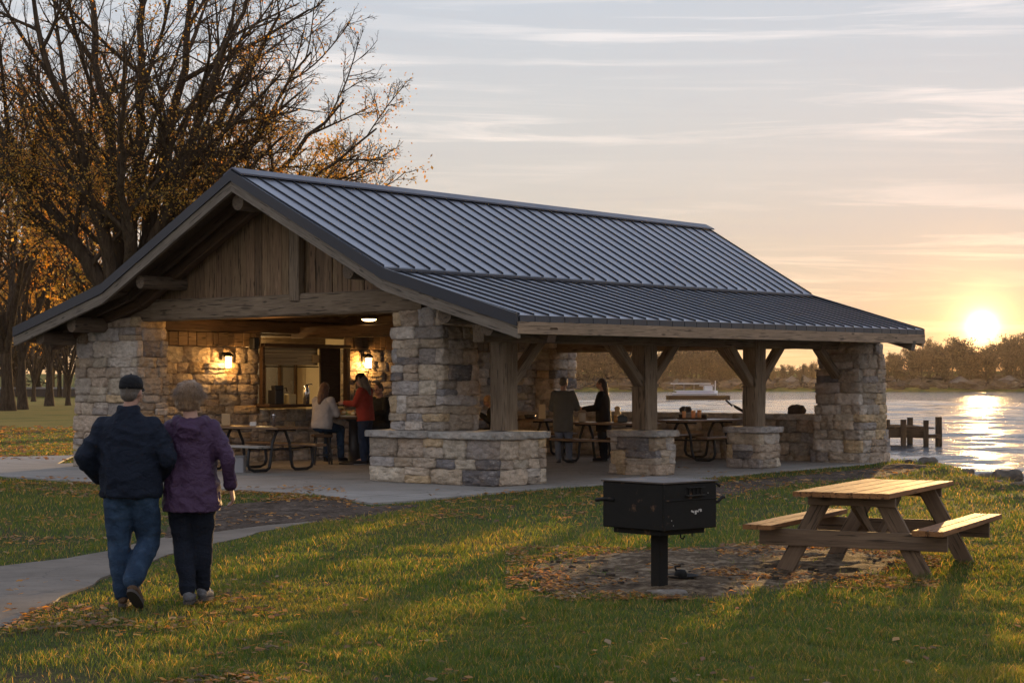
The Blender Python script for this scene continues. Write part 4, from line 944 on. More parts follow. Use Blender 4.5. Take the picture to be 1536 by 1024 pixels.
# smaller park trees, three forms
def park_tree(seed, h, nst, lean, nleaf, pal, r0=.34, lsize=.10, spread=.35, low=.3):
    T = Tree(seed); p = Vector((0, 0, -.2)); pts = []; rad = []; k = 8; hh = h*low; w = Vector((lean, 0, 0))
    for i in range(k): q = i/(k-1); pts.append(Vector((lean*q*hh*.3, 0, -.2+hh*q))+T.rv()*.06*q); rad.append(r0*(1.5-.5*min(q*4, 1))*(1-.3*q))
    T.b.append((pts, rad, 0))
    sp = [None, dict(SPEC[1], n=8, len=.45, rmin=.03), dict(SPEC[2], n=6, len=.5, rmin=.02), dict(SPEC[3], n=5, len=.5, rmin=.014)]
    for j in range(nst):
        a = 2*math.pi*j/nst+T.r.uniform(-.3, .3); sp_ = T.r.uniform(.22, .62); d = Vector((math.cos(a)*sp_+lean*.3, math.sin(a)*sp_, 1)); q = T.r.uniform(.6, 1); i = int(q*(k-1)); L = (h-pts[i].z)*T.r.uniform(.8, 1.1)
        T.branch(pts[i].copy(), d, L, r0*.55, .03, 10, .09, .02, 0, sp)
    lf = leaf_cloud(T, nleaf, lsize, pal, seed, lambda p: .12+2.5*max(0, noise.noise(p*.30+Vector((seed, 0, 0)))), 1, spread)
    return T, lf
forms = []
for i, (seed, h, nst, ln, nl, pal) in enumerate(((21, 24, 8, .25, 9000, OL_), (22, 20, 7, -.2, 10000, OR_), (23, 13, 7, .1, 5500, OG_))): forms.append(park_tree(seed, h, nst, ln, nl, pal, (.42, .30, .22)[i], .10, (.35, .35, .45)[i], (.26, .28, .22)[i]))
tl = [(0, 12, 616, 'thick dark trunked park tree at the very left edge'), (1, 34, 614, 'slimmer dark tree just right of the thick trunk at the left edge'), (1, 74, 609, 'double looking tree in the middle of the park lawn left of the stone pier'), (2, 102, 608, 'young golden leaved tree nearest the left side of the tall stone pier'),
      (2, 8, 603, 'small golden tree far back between the left edge trunks'), (2, 50, 602, 'small golden tree far back in front of the low wall')]
protos = {}
for (fm, px_, py_, lb) in tl:
    g_ = G(px_, py_)
    if fm not in protos: o = protos[fm] = split_tree(forms[fm][0], 'park_tree', (0, 0, 0), forms[fm][1], lb, 'trees on the park lawn')
    else: o = copy_tree(protos[fm]); o['label'] = lb
    o.location = g_; o.rotation_euler.z = rnd.uniform(0, 6)
    if fm == 2: k = rnd.uniform(.85, 1.15); o.scale = (k, k, k)
# golden crowned tree behind the roof and others further back
for (fm, px_, Y, s_, lb) in ((2, 430, 84, .95, 'golden orange tree behind the roof ridge under the big tree'), (2, 490, 88, .76, 'orange leaved tree behind the roof ridge, at the right edge of the big tree'), (2, 160, 100, 1.15, 'golden tree behind the lower left roof slope'), (1, -60, 90, 1.0, 'bare autumn tree just outside the left edge'), (0, -20, 130, 1.0, 'tall bare tree far back at the left edge'), (2, 400, 110, 1.1, 'orange tree far behind the roof ridge')):
    o = copy_tree(protos[fm]); o['label'] = lb; o.location = ((px_-768)/F*Y, Y, 0); o.rotation_euler.z = rnd.uniform(0, 6); o.scale = (s_,)*3
# wooded background beyond the lawn on the left
def far_form(seed, h, w, n, pal, size=.5, bare=.5):
    T = Tree(seed); pts = [Vector((0, 0, -.5)), Vector((0, 0, h*.2)), Vector((.1, 0, h*.4)), Vector((0, .1, h*.6))]; T.b.append((pts, [.35, .3, .25, .15], 0))
    sp = [None, dict(n=9, f0=.0, ang=(20, 75), len=.5, r=.10, k=5, wig=.12, up=.03, rmin=.05), dict(n=6, f0=.1, ang=(20, 50), len=.5, r=.06, k=4, wig=.12, up=.02, rmin=.04)]
    for j in range(9):
        a = j*2.399; sp_ = (.2+.75*((j % 3)/2))*w; T.branch(pts[0].lerp(pts[3], .12+.88*(j+1)/9), Vector((math.cos(a)*sp_, math.sin(a)*sp_, 1)), h*(.75-.3*j/9), .16, .05, 7, .08, .01, 0, sp)
    r = np.random.RandomState(seed); lv, lf, lt = leaf_cloud(T, n, size, pal, seed, lambda p: .2+1.5*max(0, noise.noise(p*.25)), 1, .55)
    return T, (lv, lf, lt)
MT['twig'] = leafmat('brown_twig_mass', .08)
BR = [(.065, .042, .026), (.085, .055, .032), (.05, .036, .026), (.075, .05, .03), (.10, .066, .036)]
ff = []
for i in range(4):
    T_, L_ = far_form(60+i, (13, 15, 12, 10)[i], (.6, .5, .8, .7)[i], (2600, 2800, 2300, 2000)[i], BR, .24)
    root = empty('far_tree', (0, 0, 0), 'bare brown tree in the woods along the far shore of the lake', 'tree', 'trees along the far shore')
    v, f = T_.mesh((5, 4, 3, 3)); link('trunk', np_mesh(v, f, None, False), MT['bark'], root); link('crown', np_mesh(L_[0], L_[1], L_[2]), MT['twig'], root); ff.append(root)
used = [False]*4
def put_far(i, x, y, z, s_, sz, lb=None):
    o = ff[i] if not used[i] else copy_tree(ff[i]); used[i] = True
    o.location = (x, y, z); o.rotation_euler.z = rnd.uniform(0, 6); o.scale = (s_, s_, sz)
    if lb: o['label'] = lb; o['group'] = 'trees closing the park lawn'
def prof(px):   # top of the far woods in the photo
    K = [(700, 520), (860, 520), (960, 522), (990, 528), (1060, 516), (1120, 540), (1180, 548), (1240, 545), (1320, 540), (1350, 522), (1400, 512), (1440, 513), (1462, 530), (1485, 518), (1510, 509), (1600, 510), (1800, 520)]
    for i in range(len(K)-1):
        if K[i][0] <= px <= K[i+1][0]: return K[i][1]+(K[i+1][1]-K[i][1])*(px-K[i][0])/(K[i+1][0]-K[i][0])
    return 525
cnt = 0
for row, (Y, st) in enumerate(((508, 5.2), (516, 4.2), (526, 5.0), (540, 6.0))):
    x = -30+rnd.uniform(0, 3)
    while x < 210:
        px_ = 768+x/Y*F; top = H-(prof(px_)-575)/F*Y; hz = float(height(np.array([x]), np.array([float(Y)]))[0]); i = rnd.randrange(4); hh = (13, 15, 12, 10)[i]*1.02
        sz = (top-hz)/hh*rnd.uniform(.80, 1.06)*(.85 if row == 0 else 1); put_far(i, x, Y+rnd.uniform(-3, 3), hz, sz*rnd.uniform(.85, 1.2), sz); cnt += 1; x += st*rnd.uniform(.6, 1.4)
for k in range(34):
    Y = rnd.uniform(215, 300); x = (rnd.uniform(-60, 330)-768)/F*Y; put_far(rnd.randrange(4), x, Y, 0, rnd.uniform(.9, 1.3), rnd.uniform(.85, 1.35), 'brown autumn tree at the back of the park lawn beyond the low wall')
# undergrowth along the far shore and behind the park
us = MB()
for k in range(900):
    x = rnd.uniform(-40, 215); Y = rnd.uniform(503, 528); hz = float(height(np.array([x]), np.array([Y]))[0]); s_ = rnd.uniform(.8, 2.6)
    us.stone((x, Y, hz+s_*.3), (s_*2.6, s_*1.5, s_*1.1), None, 4, s_*.5, .3, shade((.10, .072, .048), .6, 1.3))
tag(us.build('far_undergrowth', simple('far_brush', (1, 1, 1), .95, nscale=1.5, nvar=.5, bump=.8, bdist=.3), None, False), 'brown brush along the foot of the far shore woods', 'undergrowth', kind='stuff')
m_ = MB(); m_.box((-68, 232, .3), (90, .5, 1.4), None, .02); wl = m_.build('park_wall', simple('dark_park_wall', (.10, .09, .09), .9), None, origin=(-68, 232, 0)); tag(wl, 'long low dark wall with a pale top at the back of the park lawn', 'wall')
m_ = MB(); m_.box((-68, 232, 1.12), (90, .8, .22), None, .02); o = link('wall_coping', m_.mesh((-68, 232, 0)), simple('pale_coping', (.42, .42, .46), .8), wl)
# houses on the far shore
MT['house_wall'] = simple('white_siding', (.20, .185, .17), .7, nscale=1, nvar=.1, bump=0); MT['house_roof'] = simple('far_shingles', (.16, .14, .14), .85, nscale=1, nvar=.2, bump=0); MT['glass_dark'] = simple('dark_window_glass', (.03, .035, .04), .15, nscale=1, nvar=.1, bump=0)
def house(px_, Y, w, h, lb, dormer=False):
    Y += 4; x = (px_-768)/F*Y; z = float(height(np.array([x]), np.array([float(Y)]))[0]); r = empty('far_house', (x, Y, z), lb, 'house', 'houses on the far shore'); O = Vector((x, Y, z)); w *= .5; h *= .62
    m_ = MB(); m_.box(O+Vector((0, 0, h/2-.3)), (w, w*.7, h+.6), None, .02); m_.add([O+Vector((sx*w/2, -w*.35, h)) for sx in (-1, 1)]+[O+Vector((0, -w*.35, h+w*.28))]+[O+Vector((sx*w/2, w*.35, h)) for sx in (-1, 1)]+[O+Vector((0, w*.35, h+w*.28))], [(0, 1, 2), (4, 3, 5)]); m_.build('wall', MT['house_wall'], r)
    m_ = MB()
    for s in (-1, 1): m_.beam(O+Vector((s*w*.27, 0, h+w*.145))-Vector((0, w*.4, 0)), O+Vector((s*w*.27, 0, h+w*.145))+Vector((0, w*.4, 0)), .001, .001)
    for s in (-1, 1):
        q = [O+Vector((s*w*.58, y_, h-.25)) for y_ in (-w*.4, w*.4)]+[O+Vector((0, y_, h+w*.28+.1)) for y_ in (w*.4, -w*.4)]; m_.add(q+[v+Z*.2 for v in q], [(0, 1, 2, 3), (7, 6, 5, 4), (0, 4, 5, 1), (1, 5, 6, 2), (3, 2, 6, 7), (0, 3, 7, 4)])
    m_.build('roof', MT['house_roof'], r)
    for k in range(3): m_ = MB(); m_.box(O+Vector((-w*.3+k*w*.3, -w*.35-.02, h*.5)), (w*.13, .06, h*.35), None, .01); m_.build('window', MT['glass_dark'], r)
for (px_, Y, w, h, lb) in ((1016, 503, 5, 2.6, 'small pale house on the far shore left of the second timber post'), (1100, 505, 5, 3.2, 'white house on the far shore above the lake platform'), (1188, 505, 6, 3.4, 'white house on the far shore seen between the third post and the end pier'), (1205, 504, 7, 3.6, 'wide white house on the far shore just left of the end pier'), (1228, 504, 5, 3.0, 'small white house on the far shore beside the end pier'),
        (1345, 504, 6, 2.4, 'low pale house on the far shore right of the end pier'), (1382, 504, 4, 2.4, 'tiny white house on the far shore left of the sun glint'), (1440, 503, 10, 2.4, 'long pale house on the far shore under the sun'), (1512, 503, 12, 2.4, 'long low pale house on the far shore at the right edge')): house(px_, Y, w, h, lb)
# shore rocks
def rock(px_, py_, s_, lb, dz=0, asp=1.5, nm='shore_rock'):
    s_ *= .66
    g_ = G(px_, py_); m_ = MB(); m_.stone((g_.x, g_.y, dz+s_*.25), (s_*asp, s_*1.0, s_*.75), Matrix.Rotation(rnd.uniform(-.6, .6), 3, 'Z'), 8, s_*.13, .35, shade((.30, .26, .22), .75, 1.15))
    tag(m_.build(nm, MT['rock'], None, True, origin=(g_.x, g_.y, dz)), lb, 'rock', 'rocks along the lake shore')
for (px_, py_, s_, lb) in ((1392, 697, .40, 'pointed grey rock on the bank just right of the end pier'), (1378, 698, .25, 'small rock beside the pointed rock on the bank'), (1512, 722, .50, 'large flat topped boulder at the water edge near the right edge'), (1500, 731, .30, 'grey rock in front of the flat topped boulder'), (1532, 735, .36, 'broken rock at the right edge below the boulder'), (1452, 711, .26, 'small rock on the bank in the sun glint'), (1425, 707, .22, 'low rock on the bank left of the sun glint'), (1480, 719, .28, 'dark rock on the bank under the sun glint'), (1362, 695, .22, 'little rock at the foot of the end pier'), (1410, 703, .2, 'little rock half sunk in the bank right of the pointed rock')): rock(px_, py_, s_, lb)
MZ = .035
def at_(px, Y, z=0.0): return Vector(((px-768)/F*Y, Y, z))
# ---------------------------------------------------------------- people
def cloth(name, col, rough=.85, weave=260, nvar=.2, bumpd=.002, fade=None):
    m, t, b, o = newmat(name); v = t.attr('loc'); n = t.noise(v, weave, 2); n2 = t.noise(v, 7, 5, .6); n3 = t.noise(t.mapping(v, (14, 14, 18)), 1.0, 4, .6, 1.6)
    f = t.math('ADD', t.math('MULTIPLY', n2, nvar*2), 1-nvar); sc_ = t.node('ShaderNodeVectorMath', operation='SCALE'); sc_.inputs[0].default_value = col; t.l.new(f, sc_.inputs['Scale']); c = sc_.outputs[0]
    if fade: c = t.mix(t.ramp(n2, [(.48, 0), (.62, .8)]), c, fade)
    setc(t, b, 'Base Color', c); b.inputs['Roughness'].default_value = rough; b.inputs['Specular IOR Level'].default_value = .25
    h = t.math('ADD', t.math('MULTIPLY', n, .12), n3); t.l.new(t.bump(h, .9, .02), b.inputs['Normal']); return m
MT['skin'] = simple('skin', (.36, .20, .14), .6, nscale=60, nvar=.1, bump=.1, bdist=.001)
MT['eye'] = simple('eye_dark', (.02, .015, .012), .2, nvar=0, bump=0)
def hairmat(name, c0, c1):
    m, t, b, o = newmat(name); v = t.attr('loc'); n = t.noise(t.mapping(v, (60, 60, 14)), 1.0, 5, .7, 1.2); n2 = t.noise(v, 14, 4)
    setc(t, b, 'Base Color', t.ramp(t.math('ADD', t.math('MULTIPLY', n, .7), t.math('MULTIPLY', n2, .3)), [(.35, c0), (.65, c1)])); b.inputs['Roughness'].default_value = .5
    b.inputs['Sheen Weight'].default_value = .15
    t.l.new(t.bump(n, 1.0, .015), b.inputs['Normal']); return m
def hand(mb, w, d, pn, th, curl=.5, s=1.0):
    # w wrist, d pointing direction, pn palm normal (fingers curl towards it), th side of the thumb
    d = Vector(d).normalized(); pn = Vector(pn); pn = (pn-d*pn.dot(d)).normalized(); sd_ = d.cross(pn); 
    if sd_.dot(Vector(th)) < 0: sd_ = -sd_
    for k, o in enumerate((.027, .009, -.009, -.027)): mb.cap(w+sd_*o*.7*s, .017*s, w+d*.088*s+sd_*o*s, .013*s, 8)
    for o, L in ((.028, .072), (.009, .082), (-.010, .076), (-.028, .058)):
        p = w+d*.088*s+sd_*o*s; q = p+(d*math.cos(curl)+pn*math.sin(curl))*L*.5*s; e = q+(d*math.cos(curl*2.1)+pn*math.sin(curl*2.1))*L*.5*s
        mb.cap(p, .0105*s, q, .0095*s, 8); mb.cap(q, .0095*s, e, .008*s, 8)
    p = w+d*.025*s+sd_*.026*s; q = p+(d*.55+sd_*.75+pn*.25).normalized()*.042*s; e = q+(d*.9+sd_*.1+pn*.45).normalized()*.034*s
    mb.cap(p, .015*s, q, .012*s, 8); mb.cap(q, .011*s, e, .009*s, 8)
def person(label, J, st, loc, rz, s=1.0, vox=.020, fg=False):
    root = empty('person', (0, 0, 0), label, 'person'); g = {k: Vector(v) for k, v in J.items() if k != 'x'}
    sh = (g['shR']-g['shL']).normalized(); up = (g['neck']-g['pelvis']).normalized(); fw = up.cross(sh).normalized(); 
    if st.get('lean_head'): pass
    hd = g['head']; hy = st.get('head_yaw', 0.0); hp = st.get('head_pitch', 0.0)
    HM = Matrix.Rotation(hy, 3, 'Z') @ Matrix((sh, fw, sh.cross(fw))).transposed(); HM = HM @ Matrix.Rotation(hp, 3, 'X')
    def hh(x, y, z): return hd+HM @ Vector((x, y, z))
    # body: one continuous surface
    b = MB(); b.ell(hh(0, -.008, .018), (.074, .094, .098), HM, 18, 14); b.ell(hh(0, .03, -.045), (.056, .062, .07), HM, 14, 10); b.ell(hh(0, .075, -.085), (.028, .022, .022), HM)
    b.cap(hh(0, .088, .01), .010, hh(0, .110, -.024), .013, 8); b.ell(hh(0, .088, -.055), (.024, .012, .010), HM); b.ell(hh(0, .085, .036), (.055, .016, .012), HM)
    for k in (-1, 1): b.ell(hh(k*.077, -.008, -.008), (.010, .020, .032), HM, 8, 8); b.cap(hh(k*.035, .066, -.03), .018, hh(k*.045, .05, -.04), .018, 8)
    b.cap(g['neck']-up*.05, .062, hh(0, -.015, -.07), .052)
    b.loft([(g['pelvis']-up*.08, .13, .09, sh, fw), (g['pelvis']+up*.05, .15, .10, sh, fw), (g['pelvis'].lerp(g['neck'], .45), .125, .09, sh, fw), (g['pelvis'].lerp(g['neck'], .75), .155, .105, sh, fw), (g['neck']-up*.06, .15, .08, sh, fw), (g['neck'], .06, .06, sh, fw)], 20)
    for k in 'LR':
        b.cap(g['sh'+k], .052, g['el'+k], .042); b.cap(g['el'+k], .042, g['wr'+k], .028); b.cap(g['hip'+k], .085, g['kn'+k], .058); b.cap(g['kn'+k], .056, g['an'+k], .038); b.cap(g['an'+k], .04, g['to'+k].lerp(g['an'+k], .25), .03)
        hdv = g.get('hd'+k, g['wr'+k]-g['el'+k]); hand(b, g['wr'+k]+hdv.normalized()*.02, hdv, st.get('palm'+k, -sh if k == 'R' else sh), st.get('thumb'+k, fw), st.get('curl', .5))
    remesh(b, .0085 if fg else .011, 'body', st.get('skin', MT['skin']), root, 2 if fg else 1)
    for k in (-1, 1):
        e = MB(); e.ell(hh(k*.031, .083, .012), (.013, .008, .008), HM, 8, 6); e.build('eye', MT['eye'], root, True)
    # top
    amp = st.get('amp', .010)
    def wr(p):
        q = Vector((p.x*6+p.z*3, p.y*6, p.z*7)); r_ = Vector((p.x*14, p.y*14, p.z*5)); wq = noise.noise_vector(p*4)*.9; q2 = Vector((p.x*12-p.z*8, p.y*12, p.z*14))+wq*2; return (1-abs(noise.noise(q+wq+Vector((3, 1, 2))))*2.6)*amp*.5-amp*.3+noise.noise(r_)*amp*.5+(1-abs(noise.noise(q2))*3)*amp*.2
    tp = MB(); T_ = st['torso']
    rings = [(g['pelvis']+up*h_+sh*ox+fw*oy, rx, ry, sh, fw) for (h_, rx, ry, ox, oy) in T_]
    tp.loft(rings, 28, 2.25); so = st.get('sleeve', (.078, .066, .048))
    for k in 'LR':
        tp.cap(g['sh'+k], so[0], g['sh'+k].lerp(g['el'+k], .5), (so[0]+so[1])/2*1.03); tp.cap(g['sh'+k].lerp(g['el'+k], .5), (so[0]+so[1])/2*1.03, g['el'+k], so[1]); tp.cap(g['el'+k], so[1], g['wr'+k].lerp(g['el'+k], .06), so[2])
        tp.cap(g['neck']-up*.07, .075, g['sh'+k], so[0]*.92)
    for q in st.get('extra_top', []): q(tp, g)
    remesh(tp, vox*.6 if fg else vox*.8, st.get('top_name', 'jacket'), st['top'], root, 4 if fg else 2, disp=wr)
    # trousers
    pn = MB(); lo_ = st.get('leg', (.112, .082, .066)); pn.ell(g['pelvis']+up*st.get('hipz', -.02)-fw*.01, st.get('hip', (.185, .145, .13)), Matrix((sh, fw, up)).transposed(), 20, 12)
    for k in 'LR':
        m1 = g['hip'+k].lerp(g['kn'+k], .55); pn.cap(g['hip'+k], lo_[0], m1, lo_[0]*.86); pn.cap(m1, lo_[0]*.86, g['kn'+k], lo_[1]); c_ = g['kn'+k].lerp(g['an'+k], .35)-(fw*.012); pn.cap(g['kn'+k], lo_[1], c_, lo_[1]*.97); pn.cap(c_, lo_[1]*.97, g['an'+k], lo_[2])
    def wp(p): return (1-abs(noise.noise(Vector((p.x*6, p.y*6, p.z*13))+Vector((9, 2, 4))))*2.6)*.0065-.004+noise.noise(Vector((p.x*16, p.y*16, p.z*7)))*.004
    remesh(pn, vox*.6 if fg else vox*.8, st.get('bot_name', 'jeans'), st['bottom'], root, 4 if fg else 2, disp=wp)
    for k in 'LR':
        a, t_ = g['an'+k], g['to'+k]; heel = g.get('he'+k, Vector((a.x, a.y, max(.045, a.z-.07)))-fw*.02); dd = (t_-heel).normalized(); upf = sh.cross(dd).normalized(); 
        if upf.z < 0: upf = -upf
        m_ = MB(); m_.cap(heel+upf*.01, .040, heel.lerp(t_, .5)+upf*.012, .045, 12, 1.0); m_.cap(heel.lerp(t_, .5)+upf*.01, .045, t_, .036); m_.cap(heel+upf*.02, .040, a, .046)
        so_ = remesh(m_, .011, 'shoe', st['shoe'], root, 2); m_ = MB(); M = Matrix((dd, upf.cross(dd), upf)).transposed(); L_ = (t_-heel).length
        m_.loft([((heel+t_)/2-upf*.034-upf*.012*q, L_/2+.040, .045, dd, upf.cross(dd)) for q in (-1, 1)], 20, 2.6); m_.build('sole', st.get('sole', MT['sole']), so_)
    # hair and hat
    hr = MB(); hs = st.get('hair_s', 'short')
    if hs == 'short': hr.ell(hh(0, -.022, .030), (.081, .094, .094), HM, 18, 12); hr.ell(hh(0, -.055, -.02), (.070, .055, .06), HM)
    elif hs == 'bob':
        hr.ell(hh(0, -.018, .035), (.103, .110, .100), HM, 20, 14); hr.ell(hh(0, -.045, -.03), (.098, .085, .085), HM, 16, 12)
        for q in range(34): a = rnd.uniform(math.pi*.98, math.pi*2.02); z_ = rnd.uniform(-.09, .11); rr = .094*math.sqrt(max(.15, 1-(z_/.15)**2)); hr.ell(hh(math.cos(a)*rr, math.sin(a)*rr-.02, z_), rnd.uniform(.014, .026), None, 8, 6)
    elif hs == 'long':
        hr.ell(hh(0, -.018, .028), (.086, .102, .098), HM, 18, 12); hr.cap(hh(0, -.06, 0), .080, hh(0, -.075, -.17), .082); hr.cap(hh(.0, -.075, -.17), .082, hh(0, -.09, -.30), .05)
        for k in (-1, 1): hr.cap(hh(k*.062, -.01, .03), .035, hh(k*.070, -.025, -.16), .035)
    elif hs == 'sleek':
        hr.ell(hh(0, -.016, .026), (.080, .100, .096), HM, 18, 12); hr.cap(hh(0, -.05, .02), .078, hh(0, -.09, -.14), .058); hr.cap(hh(.0, -.09, -.14), .06, hh(0, -.13, -.42), .035)
    def hw(p): return noise.noise(p*26)*.010+noise.noise(p*60)*.004 if hs in ('bob', 'long') else noise.noise(p*40)*.003
    remesh(hr, .009 if fg else .012, 'hair', st['hair'], root, 1, disp=hw)
    if st.get('cap'):
        c = MB(); cy = st.get('cap_yaw', 0); CM = HM @ Matrix.Rotation(cy, 3, 'Z')
        prof = [(.090, .008), (.093, .03), (.089, .065), (.075, .095), (.045, .115), (.001, .122)]
        m = MB(); vs = []
        n = 24; rings = [(hh(0, -.012, z_+.012)+HM @ Vector((0, 0, 0)), r*.97, r*1.14, HM.col[0], HM.col[1]) for r, z_ in prof]; c.loft(rings, n, 2.0)
        c.ell(hh(0, -.012, .136), (.008, .008, .005), HM, 8, 6)
        o = c.build('cap', st['cap'], root, True); m = MB(); A = [hh(-.072, .07, .028), hh(-.05, .135, .012), hh(0, .165, .004), hh(.05, .135, .012), hh(.072, .07, .028)]
        if cy: A = [hd+Matrix.Rotation(cy, 3, 'Z') @ (p-hd) for p in A]
        m.add(A+[p-Vector((0, 0, .006)) for p in A], [(0, 1, 2, 3, 4), (9, 8, 7, 6, 5), (0, 5, 6, 1), (1, 6, 7, 2), (2, 7, 8, 3), (3, 8, 9, 4), (4, 9, 5, 0)]); m.build('visor', st['cap'], o)
    for q in st.get('extra', []): q(root, g, hh, HM, sh, fw, up)
    root.location = loc; root.rotation_euler.z = rz; root.scale = (s, s, s)
    return root
MT['sole'] = simple('rubber_sole', (.05, .04, .035), .8, nscale=50, bump=.4)
C_navy = cloth('navy_jacket', (.006, .010, .021), .85); C_jean = cloth('blue_denim', (.016, .034, .066), .9, 420, .35, fade=(.032, .060, .105)); C_jean2 = cloth('dark_denim', (.008, .011, .020), .9, 420, .3)
C_purple = cloth('purple_rain_jacket', (.050, .024, .056), .62, 120, .15); C_shoeb = cloth('brown_leather_shoe', (.10, .06, .035), .6); C_shoeg = cloth('grey_trainer', (.13, .128, .135), .7)
C_black = cloth('black_cloth', (.012, .012, .014), .8); C_cap = cloth('black_cap_cloth', (.006, .006, .008), .8)
H_br = hairmat('light_brown_hair', (.10, .052, .024), (.34, .20, .095)); H_dk = hairmat('dark_brown_hair', (.015, .009, .006), (.05, .028, .018)); H_bl = hairmat('blonde_hair', (.25, .13, .05), (.5, .3, .13)); H_gy = hairmat('grey_brown_hair', (.04, .03, .022), (.12, .09, .065)); H_rd = hairmat('auburn_hair', (.05, .02, .01), (.14, .06, .025))
# man in the navy jacket
J = dict(pelvis=(.02, 0, .92), neck=(.01, .01, 1.47), head=(.025, .035, 1.645), shL=(-.180, 0, 1.375), shR=(.205, 0, 1.375), elL=(-.315, -.06, 1.135), elR=(.325, -.05, 1.14), wrL=(-.225, .13, .95), wrR=(.235, .17, .98),
         hipL=(-.065, 0, .85), hipR=(.125, 0, .85), knL=(-.070, .03, .48), knR=(.150, .09, .49), anL=(-.025, -.03, .115), anR=(.085, -.20, .225), toL=(-.04, .19, .045), heL=(-.022, -.055, .05), toR=(.105, -.045, .045), heR=(.085, -.235, .165))
def mglass(root, g, hh, HM, sh, fw, up):
    m = MB(); m.tube([hh(.079, -.02, .012), hh(.078, .075, .016), hh(.062, .098, .012)], .003, 6); m.tube([hh(-.079, -.02, .012), hh(-.078, .075, .016), hh(-.062, .098, .012)], .003, 6); m.tube([hh(-.062, .098, .012), hh(0, .108, .016), hh(.062, .098, .012)], .003, 6); m.build('glasses', MT['black_metal'], root)
def strands(mat, n=3000):
    def f(root, g, hh, HM, sh, fw, up):
        r = np.random.RandomState(3); V_ = []; F_ = []
        for i in range(n):
            a = r.rand()*2*math.pi; ph = math.acos(1-1.25*r.rand()); d0 = Vector((math.cos(a)*math.sin(ph), math.sin(a)*math.sin(ph), math.cos(ph)))
            if d0.y > .35 and d0.z < .45: continue
            p = Vector((d0.x*.100, d0.y*.104-.020, d0.z*.100+.036)); dr = Vector((d0.x*.5+r.randn()*.45, d0.y*.5+r.randn()*.35, -.75)).normalized(); L = .035+.045*r.rand(); w = .0016; wv = r.randn(3)*.35; b_ = len(V_)
            sdv = dr.cross(d0).normalized()
            for k in range(4):
                q = k/3; ww = w*(1-.8*q); V_ += [tuple(hh(*(p-sdv*ww))), tuple(hh(*(p+sdv*ww)))]
                dr = (dr+Vector(wv)*.35-Vector((d0.x, d0.y, 0))*.22*q).normalized(); p = p+dr*L/3
            for k in range(3): F_.append((b_+2*k, b_+2*k+1, b_+2*k+3, b_+2*k+2))
        me = bpy.data.meshes.new('m'); me.from_pydata(V_, [], F_); at = me.attributes.new('loc', 'FLOAT_VECTOR', 'POINT'); at.data.foreach_set('vector', np.array(V_, dtype=np.float32).ravel()); hp_ = [c for c in root.children if c.name.startswith('hair')][0]
        link('loose_strands', me, mat, hp_)
    return f
def mpockets(root, g, hh, HM, sh, fw, up):
    for k in (-.085, .10):
        m = MB(); 
        for q in range(2): pass
        m.box((k, -.150, .80), (.115, .010, .12), Matrix.Rotation(R(-8), 3, 'X'), .004)
    # stitched collar band and hem band
def fold_hem(tp, g):
    tp.loft([(g['pelvis']+Vector((.01, 0, z_)), r, r2, Vector((1, 0, 0)), Vector((0, 1, 0))) for z_, r, r2 in ((-.085, .222, .165), (-.075, .232, .175), (-.035, .236, .178), (-.025, .22, .165))], 28)
def collar_m(tp, g):
    n = g['neck']; tp.loft([(n+Vector((0, -.008, z_)), r, r*1.1, Vector((1, 0, 0)), Vector((0, 1, -.1)).normalized()) for z_, r in ((-.06, .118), (0.0, .098), (.045, .088), (.062, .080))], 24)
    tp.cap(n+Vector((-.07, -.075, -.055)), .022, n+Vector((.07, -.075, -.055)), .022); tp.cap(n+Vector((-.05, -.105, -.11)), .016, n+Vector((.05, -.105, -.11)), .016)
man_t = [(-.09, .222, .168, .015, 0), (.0, .238, .182, .015, 0), (.13, .238, .182, .01, 0), (.28, .240, .172, .0, -.0), (.40, .232, .158, .0, -.005), (.48, .200, .140, 0, -.008), (.535, .13, .10, 0, -.005), (.57, .085, .08, 0, 0)]
gm = G(191, 911); person('man in a navy jacket, blue jeans and black cap walking away', J, dict(top=C_navy, bottom=C_jean, shoe=C_shoeb, hair=H_gy, cap=C_cap, torso=man_t, sleeve=(.080, .074, .052), extra_top=[fold_hem, collar_m], extra=[mglass], hip=(.20, .155, .14), leg=(.125, .092, .078), amp=.020, head_yaw=R(-10), curl=.9), (gm.x, gm.y, .012), R(0), 1.0, .018, True)
# woman in purple
def hood(tp, g):
    n = g['neck']
    for i in range(14):
        a0, a1 = math.pi*(.92+1.16*i/14), math.pi*(.92+1.16*(i+1)/14); f = math.sin(math.pi*(i+.5)/14)
        tp.cap(n+Vector((math.cos(a0)*.112, math.sin(a0)*.105, .005-.055*f)), .030+.022*f, n+Vector((math.cos(a1)*.112, math.sin(a1)*.105, .005-.055*f)), .030+.022*f, 10)
    tp.cap(n+Vector((-.05, -.13, -.07)), .045, n+Vector((.05, -.13, -.09)), .045); tp.ell(n+Vector((0, -.115, -.11)), (.10, .045, .075))
J = dict(pelvis=(.0, 0, .90), neck=(.0, .0, 1.42), head=(-.015, .03, 1.585), shL=(-.160, 0, 1.335), shR=(.170, 0, 1.335), elL=(-.245, -.05, 1.11), elR=(.285, -.05, 1.10), wrL=(-.27, .14, 1.02), wrR=(.295, .04, .895), hdR=(.02, .05, -.12),
         hipL=(-.085, 0, .82), hipR=(.085, 0, .82), knL=(-.070, .04, .465), knR=(.075, .06, .47), anL=(-.015, -.06, .12), anR=(.065, .12, .13), toL=(-.02, .13, .042), heL=(-.012, -.085, .05), toR=(.09, .30, .042), heR=(.065, .09, .055))
